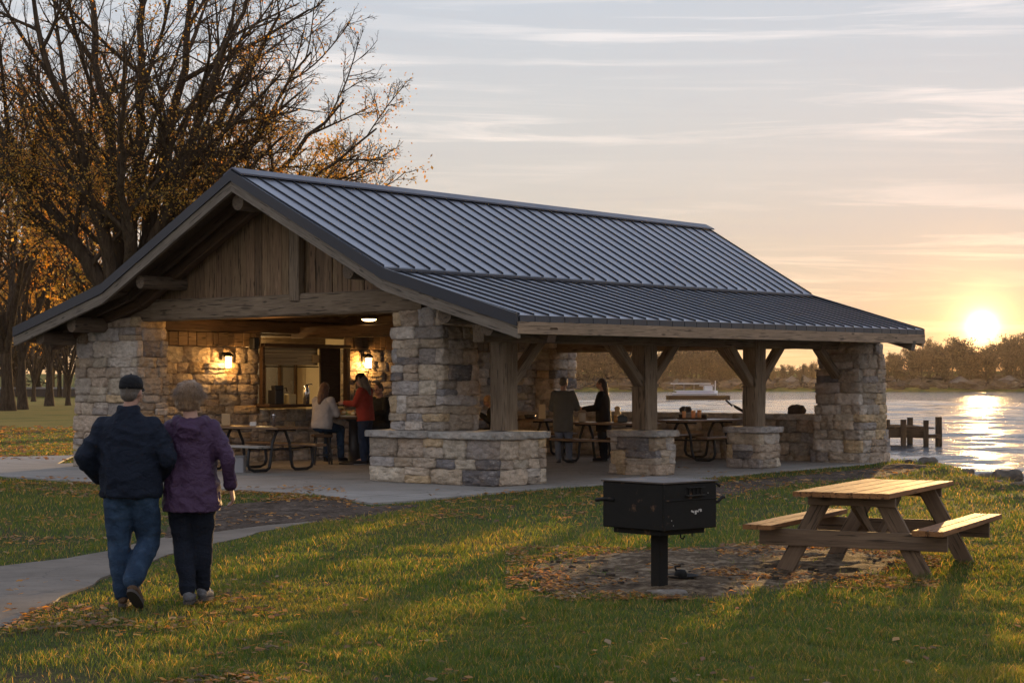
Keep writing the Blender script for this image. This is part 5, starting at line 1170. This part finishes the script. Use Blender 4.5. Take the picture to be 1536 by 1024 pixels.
wt = [(-.19, .222, .178, .01, -.01), (-.12, .222, .175, .01, -.01), (.0, .212, .165, .005, 0), (.14, .192, .148, 0, 0), (.26, .190, .145, 0, 0), (.38, .192, .138, 0, 0), (.45, .165, .118, 0, -.0), (.505, .10, .085, 0, 0), (.53, .07, .07, 0, 0)]
gw_ = G(287, 907); person('woman with short wavy hair in a purple hooded jacket walking beside the man', J, dict(top=C_purple, bottom=C_jean2, shoe=C_shoeg, hair=H_br, extra=[strands(H_br, 5200)], hair_s='bob', torso=wt, sleeve=(.076, .066, .047), extra_top=[hood], hip=(.19, .15, .13), leg=(.115, .082, .066), amp=.020, head_yaw=R(-6), curl=.55), (gw_.x, gw_.y, .012), R(0), 1.01, .018, True)
# people in the pavilion
def stand(**k):
    d_ = dict(pelvis=(0, 0, .93), neck=(0, .02, 1.46), head=(0, .045, 1.63), shL=(-.18, .01, 1.40), shR=(.18, .01, 1.40), elL=(-.25, .03, 1.12), elR=(.25, .03, 1.12), wrL=(-.18, .26, 1.05), wrR=(.18, .26, 1.05),
         hipL=(-.09, 0, .86), hipR=(.09, 0, .86), knL=(-.10, .02, .48), knR=(.11, .03, .48), anL=(-.10, -.02, .11), anR=(.12, .0, .11), toL=(-.12, .17, .04), toR=(.15, .18, .04)); d_.update(k); return d_
def sit(sz=.45, **k):
    d_ = dict(pelvis=(0, 0, sz+.11), neck=(0, .06, sz+.64), head=(0, .10, sz+.80), shL=(-.17, .05, sz+.58), shR=(.17, .05, sz+.58), elL=(-.24, .14, sz+.32), elR=(.24, .14, sz+.32), wrL=(-.14, .34, sz+.34), wrR=(.14, .34, sz+.34),
         hipL=(-.09, .0, sz+.09), hipR=(.09, .0, sz+.09), knL=(-.12, .42, sz+.06), knR=(.12, .42, sz+.06), anL=(-.12, .40, .11), anR=(.12, .38, .11), toL=(-.13, .58, .04), toR=(.13, .56, .04)); d_.update(k); return d_
st_t = [(-.06, .185, .14, 0, 0), (.05, .190, .145, 0, 0), (.2, .185, .14, 0, 0), (.34, .195, .14, 0, 0), (.44, .185, .125, 0, 0), (.50, .10, .09, 0, 0), (.53, .065, .065, 0, 0)]
coat_t = [(-.30, .205, .16, 0, 0), (-.1, .205, .16, 0, 0), (.05, .205, .155, 0, 0), (.2, .205, .15, 0, 0), (.34, .215, .15, 0, 0), (.44, .20, .13, 0, 0), (.50, .11, .10, 0, 0), (.545, .075, .075, 0, 0)]
sw_t = [(-.07, .200, .165, 0, 0), (.0, .215, .175, 0, 0), (.12, .205, .165, 0, 0), (.28, .20, .15, 0, 0), (.40, .20, .14, 0, 0), (.47, .16, .11, 0, 0), (.53, .08, .075, 0, 0)]
C_red = cloth('red_jacket', (.26, .030, .016), .75); C_sweat = cloth('pale_sweater', (.36, .34, .33), .95, 140, .3); C_grey = cloth('grey_wool_coat', (.10, .098, .085), .9); C_pjean = cloth('washed_denim', (.12, .14, .18), .9); C_djean = cloth('navy_denim', (.018, .028, .055), .9)
g_ = G(548, 699); person('person in a red jacket and dark cap standing at the high table', stand(wrL=(-.16, .36, 1.18), wrR=(.15, .34, 1.14), elL=(-.24, .1, 1.16), elR=(.25, .08, 1.13), hdL=(0, .1, -.01), hdR=(0, .1, -.02), neck=(0, .05, 1.45), head=(0, .10, 1.61)), dict(top=C_red, bottom=C_djean, shoe=C_black, sole=C_shoeg, hair=H_gy, hair_s='long', cap=C_cap, torso=coat_t[1:], head_pitch=R(-12), sleeve=(.080, .066, .050)), (g_.x, g_.y, MZ), R(68), 1.09)
g_ = G(483, 699); person('person with long auburn hair in a pale grey sweater sitting on a stool', sit(.63, knR=(.16, .40, .66), anR=(.20, .34, .16), toR=(.22, .5, .08), anL=(-.10, .28, .16), toL=(-.1, .45, .08)), dict(top=C_sweat, top_name='sweater', bottom=C_pjean if False else C_jean, shoe=C_black, hair=H_rd, hair_s='long', torso=sw_t, head_pitch=R(-8), sleeve=(.082, .070, .052)), (g_.x, g_.y, MZ), R(-28), 1.10)
g_ = at_(573, 38.5); person('person in black with a dark ponytail sitting behind the high table, face toward us', sit(.62), dict(top=C_black, bottom=C_black, shoe=C_black, hair=H_dk, hair_s='short', torso=st_t, head_pitch=R(-15)), (g_.x, g_.y, MZ), R(140), 1.10)
g_ = at_(845, 37.7); person('person in a long grey coat and pale jeans standing at the lake side', stand(wrR=(.20, .28, 1.10), elR=(.28, .04, 1.12)), dict(top=C_grey, top_name='coat', bottom=C_pjean, shoe=C_shoeg, hair=H_gy, torso=coat_t, head_yaw=R(-20), head_pitch=R(-10), sleeve=(.085, .072, .055)), (g_.x, g_.y, MZ), R(-14), 1.04)
g_ = at_(905, 38.35); person('person with long black hair in a dark coat standing in profile facing left', stand(wrR=(.12, .42, 1.08), wrL=(-.14, .40, 1.10), elL=(-.22, .1, 1.14)), dict(top=C_black, top_name='coat', bottom=C_black, shoe=C_black, hair=H_dk, hair_s='sleek', torso=coat_t, sleeve=(.078, .066, .050)), (g_.x, g_.y, MZ), R(72), 1.03)
g_ = at_(745, 41.2); person('blonde person in black bent over the table behind the near timber post', sit(.45, wrL=(-.10, .40, .95), wrR=(.10, .38, .93), neck=(0, .12, 1.07), head=(0, .19, 1.22)), dict(top=C_black, bottom=C_black, shoe=C_black, hair=H_bl, hair_s='long', torso=st_t, head_pitch=R(-20)), (g_.x, g_.y, MZ), R(85), 1.05)
# ---------------------------------------------------------------- outdoor picnic table
def picnic_table():
    Lh, Wh = 1.16, .44; TZ = .76; SZ = .45
    root = empty('picnic_table', (0, 0, 0), 'weathered wooden picnic table with two benches on the lawn by the water', 'picnic table')
    for sx in range(5):
        m_ = MB(); y = -Wh+ .176*(sx+.5); m_.timber((-Lh+rnd.uniform(-.01, .01), y, TZ-.02), (Lh+rnd.uniform(-.01, .01), y, TZ-.02), .168, .045, amp=.004, col=tuple([rnd.uniform(.85, 1.15)]*3)); m_.build('top_plank', MT['table_wood'], root, True, flatang=35)
    for s in (-1, 1):
        for k in range(2):
            m_ = MB(); y = s*(.72+.14*k-.02); m_.timber((-Lh+.0, y, SZ-.02), (Lh, y, SZ-.02), .132, .045, amp=.004, col=tuple([rnd.uniform(.85, 1.15)]*3)); m_.build('seat_plank', MT['table_wood'], root, True, flatang=35)
    for x in (-.82, .82):
        m_ = MB(); m_.timber((x, -.86, SZ-.125), (x, .86, SZ-.125), .045, .15, amp=.004); m_.build('seat_support', MT['table_frame'], root, True, flatang=35)
        m_ = MB(); m_.timber((x, -.40, TZ-.09), (x, .40, TZ-.09), .045, .09, amp=.003); m_.build('top_support', MT['table_frame'], root, True, flatang=35)
        for s in (-1, 1):
            m_ = MB(); xo = x+(.048 if x < 0 else -.048); m_.timber((xo, s*.26, TZ-.055), (xo, s*.66, -.02), .045, .15, up=Vector((1, 0, 0)).cross(Vector((0, s*.4, -.75))).normalized()*1.0, amp=.003)
            m_.build('leg', MT['table_frame'], root, True, flatang=35)
        m_ = MB(); m_.timber((x*.93, 0, TZ-.12), (x*.12, 0, SZ-.15), .04, .09, amp=.003); m_.build('brace', MT['table_frame'], root, True, flatang=35)
    m_ = MB(); m_.tube([(-.2, .08, .66), (.1, .1, .38), (.3, .12, .30)], .008, 6); m_.build('tie_rod', MT['black_metal'], root)
    return root
pt = picnic_table(); pt.location = (3.42, 16.55, 0); pt.rotation_euler.z = R(62.5)
# ---------------------------------------------------------------- charcoal grill
gr = empty('park_grill', (0, 0, 0), 'black steel park charcoal grill box on a square post in the dirt', 'grill')
bw, bd, z0, z1 = .66, .62, .52, .885
m_ = MB(); m_.box((0, 0, (z0+z1)/2), (bw, bd, z1-z0), None, .008); fb = m_.build('firebox', MT['bbq'], gr)
m_ = MB(); m_.box((0, 0, z1+.008), (bw+.022, bd+.022, .014), None, .004); m_.build('lid', MT['bbq_top'], gr)
m_ = MB(); m_.box((0, -.005, z0-.022), (bw*.78, bd*.82, .042), None, .004); m_.build('base_plate', MT['bbq'], gr)
m_ = MB(); m_.box((.0, 0, .24), (.105, .105, .52), None, .010); m_.box((0, 0, .02), (.19, .19, .02), None, .004); m_.build('post', MT['bbq'], gr)
m_ = MB(); m_.box((bw/2+.008, 0, z0+.235), (.010, bd-.02, .010), None, .002); m_.box((bw/2+.003, .0, z0+.004+.115), (.004, bd-.03, .225), None, .002); m_.box((bw/2+.004, -bd/2+.012, .70), (.012, .02, .36), None, .003); m_.build('front_panel', MT['bbq'], gr)
m_ = MB()
for k in range(4): m_.box((bw/2+.006, -.02+.045*k, z1-.065), (.006, .010, .06), None, .002)
m_.box((bw/2+.016, .05, z1-.098), (.028, .22, .010), None, .003, (2.2, 2.2, 2.2)); m_.box((bw/2+.016, .05, z1-.035), (.02, .2, .006), None, .002, (1.6, 1.6, 1.6)); m_.build('draft_slot', MT['bbq'], gr)
m_ = MB()
r8 = random.Random(3)
for (y, z, w, h) in ((.02, .66, .035, .014), (.055, .652, .02, .03), (.075, .66, .03, .012), (.115, .665, .02, .02), (.10, .672, .03, .008), (-.20, .56, .006, .006), (-.22, .60, .006, .008), (.20, .80, .006, .006)): m_.box((bw/2+.0065, y, z), (.003, w, h), Matrix.Rotation(r8.uniform(-.7, .7), 3, 'X'), .001)
m_.build('paint_chip', simple('flaked_paint', (.45, .42, .38), .8), gr)
m_ = MB(); m_.tube([(-.20, -bd/2, z0+.22), (-.28, -bd/2-.0, z0+.225), (-.42, -bd/2+.02, z0+.21)], .016, 8); m_.tube([(-bw/2, -.15, z0+.23), (-bw/2-.10, -.17, z0+.225)], .022, 8); m_.build('handle', MT['bbq'], gr, True)
m_ = MB(); m_.tube([(.24, bd/2, z1-.015), (.24, bd/2+.09, z1-.02), (.26, bd/2+.12, z1-.045)], .010, 8); m_.tube([(.2, bd/2-.02, z0+.20), (.2, bd/2+.16, z0+.19), (.2, bd/2+.21, z0+.225), (.2, bd/2+.24, z0+.225)], .013, 8); m_.build('handle', MT['bbq'], gr, True)
m_ = MB(); m_.tube([(.18, .05, z0-.02), (.18, .05, z0-.075), (.185, .075, z0-.09), (.18, .10, z0-.07)], .006, 6); m_.tube([(.22, .10, z0-.02), (.22, .14, z0-.03), (.22, .145, z0-.07)], .006, 6); m_.build('hook', MT['bbq'], gr, True)
gr.location = (1.22, 14.62, 0); gr.rotation_euler.z = R(-48); gr.scale = (1.04, 1.04, 1.03)
# shallow pan lying at the foot of the grill
m_ = MB(); c = G(1021, 872); m_.lathe([(.0, .0), (.11, .0), (.15, .03), (.155, .03), (.115, -.0), (0, -.01)], c+Z*.03, 20); m_.lathe([(.06, .0), (.055, .045), (.04, .075), (.0, .08)], c+Z*.03+Vector((.0, 0, .0)), 12); m_.tube([c+Vector((-.04, 0, .1)), c+Vector((-.05, 0, .13)), c+Vector((0, 0, .14))], .01, 6)
tag(m_.build('ash_lid', MT['bbq'], None, True, origin=c), 'small dark lid with a knob lying in the dirt beside the grill post', 'lid')
# ---------------------------------------------------------------- tables inside the pavilion (tubular steel frames)
def metal_table(label, L=1.85, top='inner_wood', seat='inner_wood'):
    root = empty('pavilion_table', (0, 0, 0), label, 'picnic table', 'steel framed picnic tables in the pavilion'); TZ, SZ = .76, .45
    for k in range(3): m_ = MB(); m_.box((0, -.25+.25*k, TZ), (L, .243, .042), None, .008, tuple([rnd.uniform(.85, 1.15)]*3)); m_.build('top_plank', MT[top], root)
    for s in (-1, 1): m_ = MB(); m_.box((0, s*.66, SZ), (L, .27, .042), None, .008); m_.build('seat_plank', MT[seat], root)
    for x in (-L*.33, L*.33):
        for s in (-1, 1):
            m_ = MB(); r_ = .026
            m_.tube([(x, s*.05, TZ-.03), (x, s*.10, TZ-.06), (x, s*.20, .50), (x, s*.24, .20), (x, s*.27, .08), (x, s*.34, .035), (x, s*.62, .035), (x, s*.72, .07), (x, s*.76, .16), (x, s*.74, .34), (x, s*.72, SZ-.03)], r_, 8); m_.build('leg', MT['black_metal'], root, True)
        m_ = MB(); m_.tube([(x, -.34, TZ-.035), (x, .34, TZ-.035)], .02, 6); m_.tube([(x, -.74, SZ-.035), (x, -.22, SZ-.05), (x, .22, SZ-.05), (x, .74, SZ-.035)], .018, 6); m_.build('cross_bar', MT['black_metal'], root, True)
    return root
MT['lit_tone_plank'] = wood('lit_tone_bench_plank', (.22, .20, .18), (.34, .32, .29), (.45, .43, .40), knots=False)  # pale colour stands in for outside light falling on the front bench
def topz(px_, py_, z): return G(px_, py_, z)
MZ = .035
def place(o, px_, py_, z, rz, lb=None):
    g_ = G(px_, py_, z+MZ); o.location = (g_.x, g_.y, MZ); o.rotation_euler.z = rz
    if lb: o['label'] = lb
    return g_
ua = math.atan2(U.y, U.x); va = math.atan2(V.y, V.x)
def putt(o, c, rz, k=1.1, lb=None):
    o.location = (c.x, c.y, MZ); o.rotation_euler.z = rz; o.scale = (k, k, k)
    if lb: o['label'] = lb
tA = metal_table('dark wooden table with black steel loop legs left of the serving counter'); putt(tA, at_(386, 34.2), va)
sp_ = [c for c in tA.children if c.name.startswith('seat_plank')]
tB = copy_tree(tA); putt(tB, at_(782, 41.6), va, 1.1, 'long table with steel legs behind the near timber post where the blonde person sits')
tC = copy_tree(tA); putt(tC, at_(917, 37.6), va, 1.1, 'table before the two people standing by the lake side')
tD = copy_tree(tA); putt(tD, P(10.5, 3.05), ua, 1.15, 'sunlit table between the second and third timber posts')
sp_[1].data = sp_[1].data.copy(); sp_[1].data.materials[0] = MT['lit_tone_plank']; sp_[1]['label'] = 'bench plank toned pale for the outside light on it'
m_ = MB(); g_ = at_(352, 33.6); m_.box(g_+Vector((0, .2, .16)), (.34, .3, .32), None, .02); m_.box(g_+Vector((0, .2, .33)), (.36, .32, .03), None, .01); tag(m_.build('storage_box', simple('grey_plastic', (.28, .28, .30), .6), None, origin=g_), 'small grey box on the floor under the pale bench', 'box')
# high round table by the serving counter, with stools
ht = empty('high_table', (0, 0, 0), 'dark high pedestal table with food between the white sweater and the red jacket', 'table'); m_ = MB(); m_.lathe([(0, .86), (.36, .86), (.37, .88), (.36, .90), (0, .90)], n=24); m_.build('tabletop', MT['dark_wood'], ht); m_ = MB(); m_.lathe([(.30, 0), (.30, .03), (.12, .06), (.11, .80), (.22, .86), (0, .86)], n=16); m_.build('pedestal', MT['black_metal'], ht, True)
gH = at_(532, 37.0); ht.location = (gH.x, gH.y, MZ); ht.scale = (1.1, 1.1, 1.1); HT = .99+MZ
def stool(lb):
    r = empty('stool', (0, 0, 0), lb, 'stool', 'stools at the high table'); m_ = MB(); m_.box((0, 0, .60), (.40, .36, .06), None, .02); m_.build('seat', MT['dark_wood'], r)
    for sx in (-1, 1):
        for sy in (-1, 1): m_ = MB(); m_.beam((sx*.13, sy*.12, .58), (sx*.18, sy*.16, 0), .035, .035); m_.build('leg', MT['black_metal'], r)
    m_ = MB(); m_.beam((-.17, -.15, .2), (.17, -.15, .2), .02, .02); m_.beam((-.17, .15, .2), (.17, .15, .2), .02, .02); m_.build('stretcher', MT['black_metal'], r)
    return r
st1 = stool('dark stool under the person in the pale sweater'); gS1 = G(483, 699); st1.location = (gS1.x, gS1.y, MZ); st1.rotation_euler.z = R(15)
st2 = copy_tree(st1); st2['label'] = 'dark stool under the person in black behind the high table'; gS2 = at_(573, 38.5); st2.location = (gS2.x, gS2.y, MZ); st2.rotation_euler.z = R(-20)
# small things on tables
def item(name, lb, cat, px_, py_, z, fn, mat, group=None, smooth=True):
    g_ = at_(px_, py_, z); m_ = MB(); fn(m_, g_); return tag(m_.build(name, mat, None, smooth, origin=g_), lb, cat, group)
MP = lambda n_, c, r=.6, **k: simple(n_, c, r, nscale=20, nvar=.12, bump=.05, **k)
MT['cup'] = leafmat('waxed_paper_cup', .35); MT['paper'] = MP('white_paper', (.62, .58, .52)); MT['kraft'] = MP('kraft_paper', (.42, .27, .13)); MT['steel'] = simple('brushed_steel', (.5, .5, .5), .25, .9, nscale=20, nvar=.1, bump=0)
TT = .782*1.1+MZ; TD = .782*1.15+MZ
cup = lambda r, h, col=(.75, .55, .30): (lambda m_, g_: m_.lathe([(r*.72, 0), (r, h), (r*.93, h), (r*.68, .01)], g_, 16, col))
item('steel_tumbler', 'tall steel tumbler on the left table', 'tumbler', 411, 33.9, TT, lambda m_, g_: m_.lathe([(.03, 0), (.035, .2), (.04, .21), (.04, .24), (0, .245)], g_, 14), MT['steel'])
item('napkin_box', 'small white napkin box on the left table', 'napkin box', 380, 34.3, TT, lambda m_, g_: m_.box(g_+Z*.04, (.13, .1, .08), None, .01), MT['paper'], smooth=False)
item('menu_holder', 'brown upright menu board on the left table beside the purple jacket', 'menu board', 339, 34.7, TT, lambda m_, g_: (m_.box(g_+Z*.12, (.17, .02, .24), None, .005), m_.box(g_+Z*.012, (.18, .09, .02), None, .004)), MT['kraft'], smooth=False)
item('menu_card', 'pale upright card holder standing on the table beside the grey jacket', 'card holder', 813, 41.2, TT, lambda m_, g_: (m_.box(g_+Z*.17, (.16, .03, .34), None, .006), m_.box(g_+Z*.012, (.18, .10, .02), None, .004)), MP('cream_card', (.66, .52, .30)), smooth=False)
for (px_, py_, r, h, lb) in ((1026, 38.75, .045, .16, 'pale paper cup with a straw at the left of the tray'), (1040, 38.85, .05, .17, 'taller paper cup in the middle of the tray'), (1049, 38.8, .05, .18, 'ribbed paper cup at the right of the tray')):
    item('paper_cup', lb, 'cup', px_, py_, TD+.02, cup(r, h), MT['cup'], 'cups on the sunlit table')
item('straw', 'thin straw leaning in the left paper cup', 'straw', 1026, 38.75, TD+.02, lambda m_, g_: m_.tube([g_+Z*.05, g_+Vector((.03, 0, .27))], .005, 6), MT['paper'])
item('serving_tray', 'dark tray under the paper cups on the sunlit table', 'tray', 1038, 38.8, TD, lambda m_, g_: (m_.box(g_+Z*.008, (.62, .30, .015), None, .005), m_.box(g_+Vector((0, -.15, .02)), (.62, .012, .03), None, .003), m_.box(g_+Vector((0, .15, .02)), (.62, .012, .03), None, .003)), MT['dark_wood'], smooth=False)
for (px_, lb) in ((1020, 'dark napkin caddy at the left end of the tray'), (1054, 'small dark pot at the right end of the tray')): item('condiment_pot', lb, 'pot', px_, 38.9, TD+.02, lambda m_, g_: m_.lathe([(.055, 0), (.065, .07), (.06, .085), (0, .085)], g_+Vector((.04, .06, 0)), 14), MT['black_metal'])
m_ = MB(); g_ = P(12.2, 3.1, 1.06); m_.lathe([(0, 0), (.15, 0), (.21, .05), (.2, .05), (.14, .012), (0, .012)], g_+Z*.04, 20, M=Matrix.Rotation(R(30), 3, 'Y')); m_.tube([g_+Vector((-.17, 0, .15)), g_+Vector((-.33, 0, .29))], .022, 8); tag(m_.build('frying_pan', MT['black_metal'], None, True, origin=g_), 'black frying pan with its handle up on the low lakeside wall', 'pan')
for (a, b, s_, lb) in ((12.1, 1.55, .30, 'dark boulder resting on the low wall right of the third post'), (12.2, 4.6, .22, 'small dark stone on the low lakeside wall'),): m_ = MB(); m_.stone(P(a, b, 1.02+s_*.36), (s_*1.3, s_, s_*.8), None, 8, s_*.12, .35, (.15, .12, .10)); tag(m_.build('loose_boulder', MT['rock'], None, True, origin=P(a, b, 1.05)), lb, 'boulder')
item('tied_bag', 'crumpled white paper bag on the table in front of the blonde person', 'bag', 737, 42.1, TT, lambda m_, g_: (m_.lathe([(.10, 0), (.12, .10), (.09, .17), (.035, .20), (.08, .27), (.02, .26)], g_, 12), m_.ell(g_+Vector((.14, 0, .05)), (.07, .07, .05))), MT['cup'])
item('dark_basket', 'low dark basket on the table behind the near timber post', 'basket', 795, 41.45, TT, lambda m_, g_: m_.lathe([(.11, 0), (.14, .09), (.13, .09), (.1, .02), (0, .02)], g_, 14), MT['black_metal'])
item('food_bag', 'open paper food bag between the two people standing at the lake side', 'bag', 873, 38.05, TT, lambda m_, g_: (m_.box(g_+Z*.10, (.16, .12, .2), None, .02, (.8, .75, .65)), m_.stone(g_+Z*.22, (.16, .12, .07), None, 4, .02, .4, (.5, .4, .3))), MT['paper'])
item('wrapped_cone', 'brown paper cone bundle right of the dark haired person', 'paper cone', 926, 37.85, TT, lambda m_, g_: (m_.lathe([(.035, 0), (.08, .20), (.05, .24), (.07, .30), (.03, .34), (0, .34)], g_, 12)), MT['kraft'])
item('lunch_box', 'dark lunch box on the table right of the dark haired person', 'box', 933, 37.55, TT, lambda m_, g_: (m_.box(g_+Z*.07, (.22, .18, .14), None, .02), m_.box(g_+Z*.15, (.1, .02, .02), None, .005)), MP('navy_plastic', (.03, .04, .05)), smooth=False)
item('small_jar', 'little amber jar beside the dark lunch box', 'jar', 924, 37.5, TT, lambda m_, g_: m_.lathe([(.045, 0), (.05, .09), (.035, .12), (.045, .125), (.045, .15), (0, .15)], g_, 14), MP('amber_glass', (.35, .16, .04), .2))
item('food_tray', 'open tray heaped with food on the high table', 'food', 522, 36.95, HT, lambda m_, g_: (m_.box(g_+Z*.015, (.36, .26, .03), None, .01, (.8, .7, .5)), [m_.stone(g_+Vector((rnd.uniform(-.13, .13), rnd.uniform(-.08, .08), .05+rnd.uniform(0, .06))), (.10, .08, .06), None, 3, .015, .4, rnd.choice([(.9, .55, .2), (1, .8, .45), (.7, .3, .1), (.5, .6, .2)])) for _ in range(22)]), MP('food_mix', (.8, .8, .8)))
item('foil_dome', 'small shiny foil parcel at the back of the high table', 'foil parcel', 536, 37.1, HT, lambda m_, g_: m_.stone(g_+Vector((0, .1, .07)), (.16, .12, .12), None, 5, .02, .3, (1, 1, 1)), MT['steel'])
CZ = 1.27
def citem(name, lb, cat, a, fn, mat, smooth=True, b=9.72):
    g_ = P(a, b, CZ); m_ = MB(); fn(m_, g_); tag(m_.build(name, mat, None, smooth, origin=g_), lb, cat)
citem('coffee_machine', 'dark coffee machine at the left end of the serving counter', 'coffee machine', 4.08, lambda m_, g_: (m_.box(g_+Z*.16, (.24, .26, .32), MF, .015), m_.box(g_+Z*.36-V*.05, (.26, .14, .10), MF, .015), m_.tube([g_+U*.18+Z*.1, g_+U*.22+Z*.34, g_+U*.3+Z*.36, g_+U*.33+Z*.28], .014, 7)), MT['black_metal'], False)
citem('tissue_box', 'cream tissue box on the serving counter', 'box', 4.50, lambda m_, g_: m_.box(g_+Z*.11, (.22, .16, .22), MF, .012), MP('cream_carton', (.50, .42, .22)), False)
citem('steel_thermos', 'steel pump thermos with a spout on the serving counter', 'thermos', 4.98, lambda m_, g_: (m_.lathe([(.07, 0), (.075, .28), (.05, .36), (.05, .42), (0, .43)], g_, 16), m_.tube([g_+Z*.42, g_+Z*.44+U*.16, g_+Z*.42+U*.18], .012, 7)), MT['steel'])
# ---------------------------------------------------------------- docks
MT['dock_wood'] = wood('wet_dock_wood', (.05, .035, .022), (.09, .06, .04), (.14, .10, .065), knots=False, rough=.97, spec=.0)
dk = empty('dock', ((1375-768)/F*63, 63, WATER), 'broken wooden dock with tall square posts standing in the lake', 'dock')
def wx_(px_, Y): return (px_-768)/F*Y
def zz(py_, Y): return H-(py_-575)/F*Y
for (px_, Y, t_, w) in ((1331, 62, 629, .17), (1355, 61, 629, .17), (1365, 65, 626, .19), (1389, 61, 630, .16), (1408, 62, 625, .20)):
    m_ = MB(); m_.timber((wx_(px_, Y), Y, -1.6), (wx_(px_, Y), Y, zz(t_, Y)), w, w, amp=.012); m_.build('dock_post', MT['dock_wood'], dk, True, flatang=40)
m_ = MB(); m_.timber((wx_(1300, 61.2), 61.15, .02), (wx_(1392, 61.2), 61.15, -.02), .10, .30); m_.build('dock_beam', MT['dock_wood'], dk, True, flatang=40); m_ = MB(); m_.timber((wx_(1385, 61.2), 61.3, -.10), (wx_(1407, 62), 61.7, -.12), .10, .14); m_.build('dock_beam', MT['dock_wood'], dk, True, flatang=40); m_ = MB(); m_.timber((wx_(1300, 65), 64.9, .02), (wx_(1388, 65), 64.9, -.02), .10, .28); m_.build('dock_beam', MT['dock_wood'], dk, True, flatang=40)
for i in range(24): pass
m_ = MB(); x0 = wx_(1302, 63)
for i in range(13): m_.box((x0+.155*i, 63.1, .19+rnd.uniform(-.012, .012)), (.14, 3.9, .04), None, .006, tuple([rnd.uniform(.7, 1.2)]*3))
m_.build('decking', MT['dock_wood'], dk)
# floating platform and covered pontoon boat far out
Y = 232; pf = empty('swim_platform', (wx_(1048, Y), Y, WATER), 'long dark floating platform moored out on the lake', 'platform')
m_ = MB(); m_.box((wx_(1046, Y), Y, WATER+.32), (8.0, 2.6, .50), None, .03, (.4, .4, .4)); m_.build('deck', MT['dock_wood'], pf); m_ = MB(); m_.box((wx_(1046, Y), Y, WATER+.60), (8.2, 2.8, .08), None, .02, (.6, .6, .6)); m_.build('deck_boards', MT['dock_wood'], pf)
for k in range(5): m_ = MB(); m_.beam((wx_(1074+k*4.6, Y), Y-1.2, -1.2), (wx_(1074+k*4.6, Y), Y-1.2, .10), .16, .16); m_.build('pile', MT['dock_wood'], pf)
Y = 300; bt = empty('pontoon_boat', (wx_(1040, Y), Y, WATER), 'pale canopied pontoon boat lying behind the floating platform', 'boat')
MT['boat_white'] = MP('boat_white', (.60, .60, .62), .4); MT['boat_grey'] = MP('boat_grey', (.22, .22, .25), .5)
m_ = MB()
for s in (-1, 1): m_.tube([(wx_(1008, Y), Y+s*1.0, WATER+.25), (wx_(1012, Y), Y+s*1.0, WATER+.2), (wx_(1074, Y), Y+s*1.0, WATER+.2)], [.1, .32, .32], 10)
m_.build('pontoon', MT['boat_grey'], bt, True); m_ = MB(); m_.box((wx_(1042, Y), Y, WATER+.55), (7.4, 2.6, .12), None, .02); m_.box((wx_(1042, Y), Y-1.2, WATER+1.0), (7.0, .06, .12), None, .01); m_.box((wx_(1042, Y), Y-1.2, WATER+.8), (6.4, .04, .36), None, .01, (.6, .6, .7)); m_.build('deck', MT['boat_white'], bt)
for k in range(5): m_ = MB(); m_.beam((wx_(1010+k*15, Y), Y-1.1, WATER+.5), (wx_(1010+k*15, Y), Y-1.1, WATER+2.15), .08, .08); m_.build('canopy_post', MT['boat_grey'], bt)
m_ = MB(); m_.box((wx_(1036, Y), Y, WATER+2.2), (6.6, 2.7, .14), None, .05); m_.build('canopy', MT['boat_white'], bt); m_ = MB(); m_.box((wx_(1062, Y), Y, WATER+.95), (1.3, 1.4, .7), None, .1); m_.build('console', MT['boat_white'], bt)
Y = 330; sb = empty('small_boat', (wx_(1060, Y), Y, WATER), 'small white cabin boat right behind the pontoon boat', 'boat'); m_ = MB()
hb = [(1048, .0, .1), (1052, .9, .6), (1072, 1.0, .62), (1076, .9, .6)]
m_.loft([(Vector((wx_(px_, Y), Y, WATER+.45)), max(w, .05), .45, Vector((0, 1, 0)), Z) for px_, w, q in hb], 16); m_.build('hull', MT['boat_white'], sb, True); m_ = MB(); m_.box((wx_(1062, Y), Y, WATER+1.3), (1.6, 1.4, .9), None, .15); m_.box((wx_(1060, Y), Y, WATER+1.85), (2.6, 1.7, .12), None, .05); m_.build('cabin', MT['boat_white'], sb)
# shoreline marker and small far pier
Y = 470; pr = empty('far_pier', (wx_(1083, Y), Y, WATER), 'thin white pole on the water near the far shore', 'pole'); m_ = MB(); m_.tube([(wx_(1073, Y), Y, WATER-1), (wx_(1073, Y), Y, WATER+3)], .12, 6); m_.build('pole', MT['boat_white'], pr)
# ---------------------------------------------------------------- air
HZ = True
if HZ:
    m = bpy.data.materials.new('evening_haze'); m.use_nodes = True; m.node_tree.nodes.clear(); t = NT(m.node_tree); o_ = t.node('ShaderNodeOutputMaterial'); v_ = t.node('ShaderNodeVolumePrincipled')
    v_.inputs['Color'].default_value = (.95, .80, .66, 1); v_.inputs['Density'].default_value = .00005; v_.inputs['Anisotropy'].default_value = .62; t.l.new(v_.outputs[0], o_.inputs['Volume'])
    m_ = MB(); m_.box((0, 300, 12.25), (3100, 720, 29.5), None, .01); h = m_.build('haze', m, None, origin=(0, 300, 18)); tag(h, kind='stuff')
    h.visible_shadow = True
